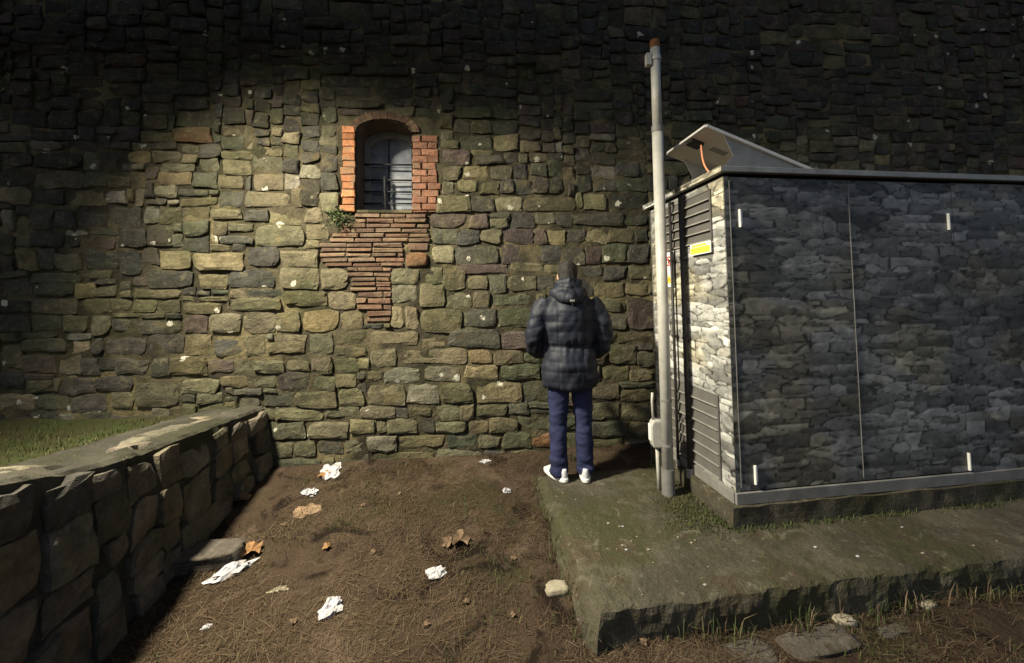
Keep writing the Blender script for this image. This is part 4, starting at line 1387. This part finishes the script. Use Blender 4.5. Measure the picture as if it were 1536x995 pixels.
# hood lying on the shoulders
hd = MB()
hd.tube([(-.115, .06, 1.485), (-.105, -.03, 1.475), (-.06, -.095, 1.452), (0, -.118, 1.435), (.06, -.095, 1.452), (.105, -.03, 1.475), (.115, .06, 1.485)],
        [.036, .050, .062, .066, .062, .050, .036], 16)
hd.ball((0, -.045, 1.52), .10, .085, .065, 20, 12)
hd.tube([(-.10, .04, 1.54), (-.085, -.04, 1.565), (0, -.085, 1.575), (.085, -.04, 1.565), (.10, .04, 1.54)], [.022, .028, .030, .028, .022], 12)
def hood_fn(co, no):
    n1 = np.array([mnoise.noise((p[0] * 14, p[1] * 14, p[2] * 14)) for p in co])
    n2 = np.array([mnoise.noise((p[0] * 34, p[1] * 34, p[2] * 20)) for p in co])
    return co + no * (0.012 * n1 + 0.005 * n2)[:, None]
remeshed('hood', hd, M['jacket'], person, 0.009, 6, hood_fn)
pbv = base_of(person)
MB().box(Vector((0.005, -0.187, 1.415)) + pbv, (0.018, 0, 0), (0, 0.006, 0), (0, 0, 0.008)).build('hood_toggle', M['trim'], person, bevel=0.002)
MB().tube([Vector((0.005, -0.185, 1.405)) + pbv, Vector((0.008, -0.186, 1.36)) + pbv], 0.004, 8).build('hood_cord', M['elastic'], person)
# jeans
jn = MB()
jn.rings([(0, 0, .70, .165, .115), (0, 0, .78, .18, .125), (0, 0, .90, .175, .12), (0, 0, 1.0, .165, .11)], 24)
for sx in (-1, 1):
    fx = sx * FT
    jn.tube([(sx * .088, 0, .82), (sx * .092, 0, .70), (sx * .098, .004, .56), (sx * .102, .008, .45), (fx, 0, .32), (fx, -.012, .18), (fx, -.014, .09), (fx, -.012, .055), (fx, -.010, .042)],
            [.094, .090, .079, .073, .071, .069, .068, .074, .072], 20)
def denim(co, no):
    n1 = np.array([mnoise.noise((p[0] * 7, p[1] * 7, p[2] * 16)) for p in co])
    n2 = np.array([mnoise.noise((p[0] * 16, p[1] * 16, p[2] * 34 + 2)) for p in co])
    z = co[:, 2]
    amp = 0.007 + 0.010 * np.exp(-((z - 0.10) / 0.09) ** 2) + 0.006 * np.exp(-((z - 0.45) / 0.09) ** 2)
    return co + no * (amp * n1 + 0.5 * amp * n2)[:, None]
remeshed('jeans', jn, M['jeans'], person, 0.0085, 4, denim)
# shoes with thick white soles
for sx, yaw in ((-1, 32), (1, -8)):
    def foot(x, y, z):
        c_, s2 = math.cos(R(yaw)), math.sin(R(yaw))
        return Vector((sx * FT + x * c_ - y * s2, -.015 + x * s2 + y * c_, z)) + pbv
    def outline(scale, n=28):
        pts = []
        for k in range(n):
            t = 2 * math.pi * k / n
            y = math.sin(t)
            wdt = 0.045 if y > 0 else 0.037
            ln = 0.175 if y > 0 else 0.090
            pts.append((math.copysign(abs(math.cos(t)) ** 0.8, math.cos(t)) * wdt * scale, math.copysign(abs(y) ** 0.9, y) * ln * scale))
        return pts
    sh = MB()
    levels = [(1.0, .026), (1.0, .045), (.93, .062), (.80, .082), (.55, .098)]
    vv, ff = [], []
    for (sc, z_) in levels:
        for (x, y) in outline(sc):
            yy_ = y - (1 - sc) * 0.075
            vv.append(foot(x, yy_, z_ if y < 0.06 else z_ * (1 - 0.35 * (y - 0.06) / 0.12)))
    n_ = 28
    for L in range(len(levels) - 1):
        ff += [(L * n_ + k, L * n_ + (k + 1) % n_, L * n_ + n_ + (k + 1) % n_, L * n_ + n_ + k) for k in range(n_)]
    ff += [tuple(range((len(levels) - 1) * n_, len(levels) * n_))]
    shoe = mk('shoe', vv, ff, M['shoe'], person, smooth=True)
    vv, ff = [], []
    for (sc, z_) in ((1.02, -0.002), (1.08, .006), (1.08, .026), (1.04, .030)):
        vv += [foot(x, y, z_) for (x, y) in outline(sc)]
    for L in range(3):
        ff += [(L * n_ + k, L * n_ + (k + 1) % n_, L * n_ + n_ + (k + 1) % n_, L * n_ + n_ + k) for k in range(n_)]
    ff += [tuple(reversed(range(n_))), tuple(range(3 * n_, 4 * n_))]
    mk('sole', vv, ff, M['sole'], shoe, smooth=False)

# ------------------------------------------------------------------ litter, leaves and stones on the ground
def crumple(name, px, py, size, aspect, yaw, label, cat, mat, seed, height=0.35, group=None, n=12):
    c = on_ground(px, py)
    size *= 0.8
    r = random.Random(seed)
    mb = MB().ball((0, 0, 0), 1, 1, 1, 18, 12)
    v = []
    cy_, sy_ = math.cos(R(yaw)), math.sin(R(yaw))
    for p in mb.v:
        p = Vector(p)
        k = 1 + 0.75 * mnoise.noise(p * 1.5 + Vector((seed * 3.1, 0, 0))) + 0.45 * mnoise.noise(p * 3.6 + Vector((0, seed * 1.7, 0))) + 0.25 * mnoise.noise(p * 8 + Vector((0, 0, seed)))
        x, y = p.x * size * 0.5 * k, p.y * size * 0.5 * aspect * k
        z = (0.5 + 0.5 * p.z) * size * height * (0.55 + 0.9 * abs(mnoise.noise(p * 2.4 + Vector((seed, 5, 0))))) * 1.2
        X, Y = c.x + x * cy_ - y * sy_, c.y + x * sy_ + y * cy_
        v.append((X, Y, gz(X, Y) - 0.002 + z))
    o = mk(name, v, mb.f, mat, smooth=False, origin=c)
    return tag(o, label, cat, group)
crumple('tissue', 497, 708, 0.19, 1.5, 30, 'large crumpled pale paper lying against the foot of the stone wall', 'paper', M['tissue'], 3, 0.22)
crumple('tissue', 463, 742, 0.14, 0.7, -20, 'compact white crumpled tissue beside the torn brown card', 'tissue', M['tissue'], 5)
crumple('card_scrap', 458, 768, 0.20, 0.7, 15, 'torn brown card scrap lying in front of a white tissue', 'card', M['card'], 8, 0.06)
crumple('tissue', 347, 860, 0.24, 0.42, 48, 'long twisted white tissue beside the flat stone and orange leaf', 'tissue', M['tissue'], 13, 0.22)
crumple('tissue', 498, 914, 0.15, 0.75, 55, 'bow shaped white tissue twisted in its middle on bare soil', 'tissue', M['tissue'], 17, 0.3)
crumple('tissue', 654, 862, 0.12, 0.85, 40, 'small folded white tissue near the dark soil patch', 'tissue', M['tissue'], 21, 0.3)
crumple('tissue', 760, 739, 0.075, 0.9, 10, 'little white paper wad on soil near the slab corner', 'tissue', M['tissue'], 25, 0.6)
crumple('tissue', 728, 693, 0.10, 0.5, 0, 'thin pale paper shred close under the wall stones', 'paper', M['tissue'], 29, 0.2)
crumple('tissue', 420, 884, 0.10, 0.5, 20, 'flattened grey tissue shred half trodden into soil', 'tissue', M['pale_stone'], 33, 0.12)
crumple('tissue', 310, 941, 0.045, 0.7, 20, 'tiny white paper fleck on soil near the retaining wall', 'paper', M['tissue'], 35, 0.3)

def leaf(px, py, size, yaw, label, mat, seed, group=None):
    c = on_ground(px, py)
    r = random.Random(seed)
    n = 20
    v = [(c.x, c.y, c.z + 0.02)]
    for k in range(n):
        t = 2 * math.pi * k / n
        lob = 0.62 + 0.38 * abs(math.cos(t * 2.5)) + r.uniform(-0.06, 0.06)
        x, y = size * 0.5 * lob * math.cos(t), size * 0.42 * lob * math.sin(t)
        cy_, sy_ = math.cos(R(yaw)), math.sin(R(yaw))
        X, Y = c.x + x * cy_ - y * sy_, c.y + x * sy_ + y * cy_
        v.append((X, Y, gz(X, Y) + 0.006 + size * 0.28 * abs(math.sin(t * 1.0 + r.random()))))
    f = [(0, 1 + k, 1 + (k + 1) % n) for k in range(n)]
    ph = [v[0]]
    o = mk('dry_leaf', v, f, mat, smooth=False, origin=c)
    m = o.modifiers.new('t', 'SOLIDIFY'); m.thickness = 0.001
    return tag(o, label, 'leaf', group)
leaf(362, 753, 0.13, 20, 'curled orange leaf at the foot of the retaining wall', M['leaf_orange'], 1)
leaf(376, 831, 0.14, 60, 'big curled orange leaf touching the twisted tissue', M['leaf_orange'], 2)
leaf(486, 716, 0.11, 10, 'yellow brown leaf tucked beside the pale paper under the wall', M['leaf_orange'], 3)
leaf(690, 815, 0.15, 30, 'large pale brown leaf in the middle of the soil', M['leaf_brown'], 4)
leaf(672, 818, 0.10, 80, 'smaller brown leaf overlapping the large pale brown leaf', M['leaf_brown'], 5)
leaf(490, 823, 0.06, 80, 'little upright tan leaf alone on mossy soil', M['leaf_orange'], 6)
for k, (a, b) in enumerate(((425, 790), (545, 760), (600, 742), (560, 830), (770, 840), (700, 905), (640, 940), (770, 925), (965, 965), (440, 935))):
    leaf(a, b, 0.042, 37 * k, 'small dry brown leaf among the pine needles', M['leaf_brown'], 40 + k, 'small dry leaves on the soil')

def rock(name, px, py, wx, wy, hz, yaw, label, cat, mat, seed, group=None, base=None, sink=0.35, pw=0.7):
    c = on_ground(px, py) if base is None else on_z(px, py, base)
    mb = MB()
    mb.ball((0, 0, 0), 1, 1, 1, 16, 10)
    v = []
    for p in mb.v:
        p = Vector(p)
        q = Vector((math.copysign(abs(p.x) ** pw, p.x), math.copysign(abs(p.y) ** pw, p.y), math.copysign(abs(p.z) ** (pw * 0.8), p.z)))
        k = 1 + 0.22 * mnoise.noise(p * 1.6 + Vector((seed, 0, 0))) + 0.1 * mnoise.noise(p * 4 + Vector((seed, 3, 0)))
        x, y, z = q.x * wx / 2 * k, q.y * wy / 2 * k, q.z * hz / 2 * k
        cy_, sy_ = math.cos(R(yaw)), math.sin(R(yaw))
        v.append((c.x + x * cy_ - y * sy_, c.y + x * sy_ + y * cy_, c.z + z + hz * (0.5 - sink)))
    o = mk(name, v, mb.f, mat, smooth=True, origin=c)
    return tag(o, label, cat, group)
rock('flat_stone', 302, 845, 0.44, 0.20, 0.13, 12, 'flat layered stone block lying beside the retaining wall foot', 'stone', M['flag_stone'], 2, pw=0.3)
rock('loose_stone', 836, 885, 0.13, 0.09, 0.05, 10, 'pale loose stone on soil beside the slab edge', 'stone', M['pale_stone'], 5)
rock('loose_stone', 890, 925, 0.07, 0.05, 0.035, 30, 'small pale stone at the broken slab corner', 'stone', M['pale_stone'], 6)
rock('loose_stone', 1266, 932, 0.10, 0.06, 0.035, -10, 'pale cobble lying between slab and flagstones', 'stone', M['pale_stone'], 8)
rock('loose_stone', 1392, 908, 0.09, 0.05, 0.03, 10, 'thin pale stone lying close to the slab front', 'stone', M['pale_stone'], 9)
rock('flagstone', 1228, 962, 0.42, 0.15, 0.05, 9, 'long grey flagstone sunk level with the soil', 'stone', M['flag_stone'], 12, sink=0.80, pw=0.36)
rock('flagstone', 1118, 982, 0.26, 0.13, 0.05, 9, 'short grey flagstone end to end with the long one', 'stone', M['flag_stone'], 15, sink=0.80, pw=0.36)
rock('flagstone', 1342, 946, 0.18, 0.06, 0.04, 9, 'narrow grey flagstone half buried beyond the long one', 'stone', M['flag_stone'], 18, sink=0.80, pw=0.36)
rp = random.Random(77)
for k in range(34):
    a, b = rp.uniform(0.15, 2.6), rp.uniform(0.04, 0.75)
    p = slab_pt(a, b)
    if k < 4:
        p = slab_pt(rp.uniform(0.1, 0.4), rp.uniform(0.3, 1.1))
    sz = rp.uniform(0.004, 0.011)
    mb = MB().ball((p.x, p.y, SLAB_Z + sz * 0.25), sz, sz * 0.7, sz * 0.5, 7, 5)
    o = mb.build('crumb', M['pale_stone'] if k % 4 else M['tissue'], origin=(p.x, p.y, SLAB_Z))
    tag(o, 'small pale crumb of stone lying on the concrete slab', 'pebble', 'pale crumbs scattered on the slab')

# ------------------------------------------------------------------ ground cover
def in_slab(x, y):
    q = Vector((x, y, 0)) - Vector((SL1.x, SL1.y, 0))
    a, b = q.dot(SEX), q.dot(side_d)
    return a > -0.01 and -0.01 < b < side_len
rn = random.Random(99)
NEED = [(0.105, 0.070, 0.042), (0.08, 0.052, 0.031), (0.14, 0.102, 0.065), (0.055, 0.036, 0.022), (0.065, 0.049, 0.027)]
GREEN = [(0.045, 0.065, 0.018), (0.06, 0.075, 0.025), (0.08, 0.085, 0.03), (0.035, 0.05, 0.016), (0.11, 0.10, 0.045)]
def needle_field(count):
    v, f, c = [], [], []
    while len(f) < count:
        y = 1.15 + 2.6 * rn.random() ** 1.5
        x = rn.uniform(-2.5, min(4.0, 0.6 + 1.35 * y))
        if in_slab(x, y) or (Vector((x, y, 0)) - LWA).dot(LWN) < 0.04 or y > 3.66 + 0.0787 * x:
            continue
        dens = 1.2 * mnoise.noise((x * 1.6, y * 1.6, 3.3)) + 0.9 * mnoise.noise((x * 5, y * 5, 1.3))
        if dens < rn.uniform(-0.45, 0.5):
            continue
        L = rn.uniform(0.03, 0.095)
        an = rn.uniform(0, math.pi * 2)
        w = rn.uniform(0.0005, 0.0012)
        dx, dy = math.cos(an) * L / 2, math.sin(an) * L / 2
        nx_, ny_ = -math.sin(an) * w, math.cos(an) * w
        z0, z1 = gz(x - dx, y - dy) + rn.uniform(0.001, 0.010), gz(x + dx, y + dy) + rn.uniform(0.001, 0.026)
        k = len(v)
        v += [(x - dx - nx_, y - dy - ny_, z0), (x - dx + nx_, y - dy + ny_, z0), (x + dx + nx_ * .5, y + dy + ny_ * .5, z1), (x + dx - nx_ * .5, y + dy - ny_ * .5, z1)]
        f.append((k, k + 1, k + 2, k + 3))
        t = rn.choice(NEED)
        j = rn.uniform(0.6, 1.35)
        c += [(t[0] * j, t[1] * j, t[2] * j, 1)] * 4
    o = mk('pine_needles', v, f, M['needles'], attr={'tint': c})
    o['kind'] = 'stuff'
    return tag(o, 'dry brown pine needles and straw strewn over the soil', 'needles')
needle_field(36000)

def blades(name, spots, label, cat, hmin, hmax, pal, wid=0.0022):
    v, f, c = [], [], []
    for (x, y, z) in spots:
        h = rn.uniform(hmin, hmax)
        an = rn.uniform(0, math.pi * 2)
        lean = rn.uniform(0.15, 0.9) * h
        dx, dy = math.cos(an), math.sin(an)
        w = wid * rn.uniform(0.7, 1.3)
        nx_, ny_ = -dy * w, dx * w
        k = len(v)
        v += [(x - nx_, y - ny_, z - 0.004), (x + nx_, y + ny_, z - 0.004),
              (x + dx * lean * .35 + nx_ * .8, y + dy * lean * .35 + ny_ * .8, z + h * .6), (x + dx * lean * .35 - nx_ * .8, y + dy * lean * .35 - ny_ * .8, z + h * .6),
              (x + dx * lean, y + dy * lean, z + h * rn.uniform(.75, 1))]
        f += [(k, k + 1, k + 2, k + 3), (k + 3, k + 2, k + 4)]
        t = rn.choice(pal)
        j = rn.uniform(0.7, 1.3)
        c += [(t[0] * j, t[1] * j, t[2] * j, 1)] * 5
    o = mk(name, v, f, M['blades'], attr={'tint': c})
    o['kind'] = 'stuff'
    return tag(o, label, cat)
# sparse green in the soil
sp_ = []
while len(sp_) < 4200:
    y = 1.2 + 2.4 * rn.random() ** 1.3
    x = rn.uniform(-2.3, min(4.0, 0.6 + 1.35 * y))
    if in_slab(x, y) or (Vector((x, y, 0)) - LWA).dot(LWN) < 0.05 or y > 3.64 + 0.0787 * x:
        continue
    if mnoise.noise((x * 2.2, y * 2.2, 9.3)) < rn.uniform(-0.05, 0.45):
        continue
    sp_.append((x, y, gz(x, y)))
blades('soil_grass', sp_, 'short sparse green grass growing through the soil', 'grass', 0.012, 0.04, GREEN)
# grass on the terrace
sp_ = []
while len(sp_) < 9000:
    a, b = rn.uniform(0.0, 2.6), rn.random() ** 1.3 * 3.2 + 0.50
    p = LWA + LWD * a - LWN * b
    if mnoise.noise((p.x * 2, p.y * 2, 2.3)) < rn.uniform(-0.6, 0.3):
        continue
    if p.y > 3.68 + 0.0787 * p.x:
        continue
    sp_.append((p.x, p.y, TERR_Z + 0.05 * mnoise.noise((p.x * 1.7, p.y * 1.7, 0.3))))
blades('terrace_grass', sp_, 'short green grass covering the raised terrace behind the low wall', 'grass', 0.012, 0.042, GREEN)
# taller tufts along the slab front, round the pole foot, along the plinth
sp_ = []
for k in range(900):
    a = rn.uniform(-0.02, 3.2)
    p = SL1 + SEX * a - side_d * (0.015 + abs(rn.gauss(0, 0.045)))
    if mnoise.noise((a * 4, 0, 6.6)) < rn.uniform(-0.5, 0.5):
        continue
    sp_.append((p.x, p.y, gz(p.x, p.y)))
for k in range(500):
    b = rn.uniform(0, side_len)
    p = SL1 + side_d * b - SEX * (0.015 + abs(rn.gauss(0, 0.03)))
    sp_.append((p.x, p.y, gz(p.x, p.y)))
blades('edge_grass', sp_, 'long thin grass blades along the foot of the concrete slab', 'grass', 0.03, 0.13, GREEN + NEED[:3])
sp_ = []
tc = on_z(1040, 768, SLAB_Z)
for k in range(1500):
    p = tc + Vector((rn.gauss(0, 0.10), rn.gauss(0, 0.13), 0))
    q = p - KC
    if q.dot(KU) > -0.005 and q.dot(KD) > -0.005:
        continue
    sp_.append((p.x, p.y, SLAB_Z))
for k in range(900):
    a = rn.uniform(-0.02, 2.6)
    if mnoise.noise((a * 3, 0, 2.6)) < rn.uniform(-0.6, 0.4):
        continue
    p = KC + KU * a - KD * (0.006 + abs(rn.gauss(0, 0.02)))
    sp_.append((p.x, p.y, SLAB_Z))
for k in range(500):
    a = rn.uniform(0, 1.0)
    p = KC + KD * a - KU * (0.01 + abs(rn.gauss(0, 0.03)))
    sp_.append((p.x, p.y, SLAB_Z))
blades('slab_grass', sp_, 'short bright moss and grass around the pole foot and cabinet plinth', 'grass', 0.008, 0.034, [(0.05, 0.066, 0.018), (0.065, 0.078, 0.025), (0.04, 0.052, 0.016), (0.08, 0.075, 0.035)])

# leafy weed rooted beside the window
pw = wall_px(512, 328)
wb = wall_pt(pw[0], pw[1], 0.01)
weed = empty('wall_weed', wb, 'bushy green weed growing from the wall below the window corner', 'plant')
v, f, c = [], [], []
rw = random.Random(4)
for k in range(230):
    ctr = wall_pt(pw[0] + rw.gauss(-0.01, 0.06), pw[1] + rw.gauss(-0.005, 0.05), 0.02 + abs(rw.gauss(0, 0.035)))
    d1_ = Vector((rw.uniform(-1, 1), rw.uniform(-1, 0.2), rw.uniform(-0.6, 1))).normalized()
    d2_ = d1_.cross(Vector((rw.uniform(-1, 1), rw.uniform(-1, 1), rw.uniform(-1, 1)))).normalized()
    L, w = rw.uniform(0.014, 0.03), rw.uniform(0.006, 0.011)
    b = len(v)
    v += [ctr, ctr + d1_ * L * .5 + d2_ * w, ctr + d1_ * L, ctr + d1_ * L * .5 - d2_ * w]
    f.append((b, b + 1, b + 2, b + 3))
    j = rw.uniform(0.6, 1.4)
    c += [(0.055 * j, 0.08 * j, 0.028 * j, 1)] * 4
mk('foliage', v, f, M['blades'], weed, attr={'tint': c})
for k in range(7):
    e = wb + WU * rw.uniform(-0.09, 0.06) + Z * rw.uniform(-0.03, 0.08) + WN * rw.uniform(0.03, 0.07)
    MB().tube([wb - WN * 0.02, wb.lerp(e, 0.5) + Z * 0.01, e], [0.003, 0.0025, 0.0015], 6).build('stem', M['leaf_brown'], weed)

# ------------------------------------------------------------------ unseen pine, inferred from the needles, boughs shaped to shade the wall top
pine = empty('pine_tree', (-4.9, 2.1, TERR_Z), 'unseen pine tree on the terrace with boughs placed to shade the wall top', 'tree')
pf_ = Vector(pine.location)
MB().tube([pf_ - Z * 0.2, pf_ + Vector((0.05, 0, 1.5)), pf_ + Vector((0.2, 0.05, 3.4)), pf_ + Vector((0.3, 0.1, 5.6)), pf_ + Vector((0.2, 0.1, 7.5))], [0.19, 0.16, 0.14, 0.10, 0.04], 14).build('trunk', M['leaf_brown'], pine, smooth=True)
rq = random.Random(31)
v, f, c = [], [], []
for bz, (bx_, by_, ez) in enumerate(((-1.0, 2.25, 4.55), (0.1, 2.5, 4.8), (-1.9, 2.15, 4.45), (-2.9, 2.2, 4.45), (-1.6, 2.5, 5.1), (-3.6, 1.9, 4.6))):
    st = pf_ + Vector((0.24, 0.06, 3.25 + 0.12 * bz))
    en = Vector((bx_, by_, ez))
    mid = st.lerp(en, 0.5) + Z * 0.10
    MB().tube([st, mid, en], [0.05, 0.032, 0.010], 8).build('limb', M['leaf_brown'], pine, smooth=True)
NPINE = 12500
while len(f) < NPINE:
    x = rq.uniform(-5.8, 0.5)
    y = rq.gauss(2.28, 0.22)
    low = 4.10 + 0.16 * mnoise.noise((x * 1.3, y * 1.3, 0.4)) + 0.10 * mnoise.noise((x * 4, y * 4, 5.4)) + 0.06 * max(0, x + 1.2)
    z = low + abs(rq.gauss(0, 0.42))
    d_ = Vector((rq.uniform(-1, 1), rq.uniform(-1, 1), rq.uniform(-0.5, 0.8))).normalized()
    e_ = d_.cross(Vector((rq.uniform(-1, 1), rq.uniform(-1, 1), rq.uniform(-1, 1)))).normalized()
    L, w = rq.uniform(0.08, 0.16), rq.uniform(0.008, 0.02)
    p = Vector((x, y, z))
    b = len(v)
    v += [p - e_ * w * .4, p + d_ * L * .6 - e_ * w, p + d_ * L, p + d_ * L * .6 + e_ * w]
    f.append((b, b + 1, b + 2, b + 3))
    j = rq.uniform(0.6, 1.3)
    c += [(0.035 * j, 0.055 * j, 0.022 * j, 1)] * 4
mk('shade_crown', v, f, M['blades'], pine, attr={'tint': c})

# ------------------------------------------------------------------ the street lamp that lights it all (out of frame, on the terrace)
sl = empty('street_lamp', (LAMP.x - 0.55, LAMP.y - 0.35, TERR_Z), 'street lamp on a tall post standing on the terrace', 'street lamp')
foot = Vector(sl.location)
MB().tube([foot - Z * 0.1, foot + Z * 0.9, Vector((foot.x, foot.y, LAMP.z + 0.05))], [0.075, 0.06, 0.04], 18).build('post', M['pole'], sl, smooth=True)
MB().tube([Vector((foot.x, foot.y, LAMP.z)), Vector((foot.x + 0.2, foot.y + 0.12, LAMP.z + 0.16)), LAMP + Vector((0, 0, 0.13))], 0.025, 12).build('arm', M['pole'], sl, smooth=True)
aim = (LAMP_AIM - LAMP).normalized()
hx = aim.cross(Z).normalized()
hz = hx.cross(aim)
MB().box(LAMP - aim * 0.13, hx * 0.14, hz * 0.12, aim * 0.06).build('head', M['pole_dark'], sl, bevel=0.01)
ld_ = bpy.data.lights.new('lamp_light', 'SPOT')
ld_.energy = LAMP_W
ld_.color = LAMP_COL
ld_.spot_size = R(LAMP_CONE)
ld_.spot_blend = LAMP_BLEND
ld_.shadow_soft_size = 0.20
lo = bpy.data.objects.new('lamp_light', ld_)
COL.objects.link(lo)
lo.parent = sl
lo.location = LAMP - Vector(sl.location)
lo.rotation_mode = 'QUATERNION'
lo.rotation_quaternion = aim.to_track_quat('-Z', 'Y')
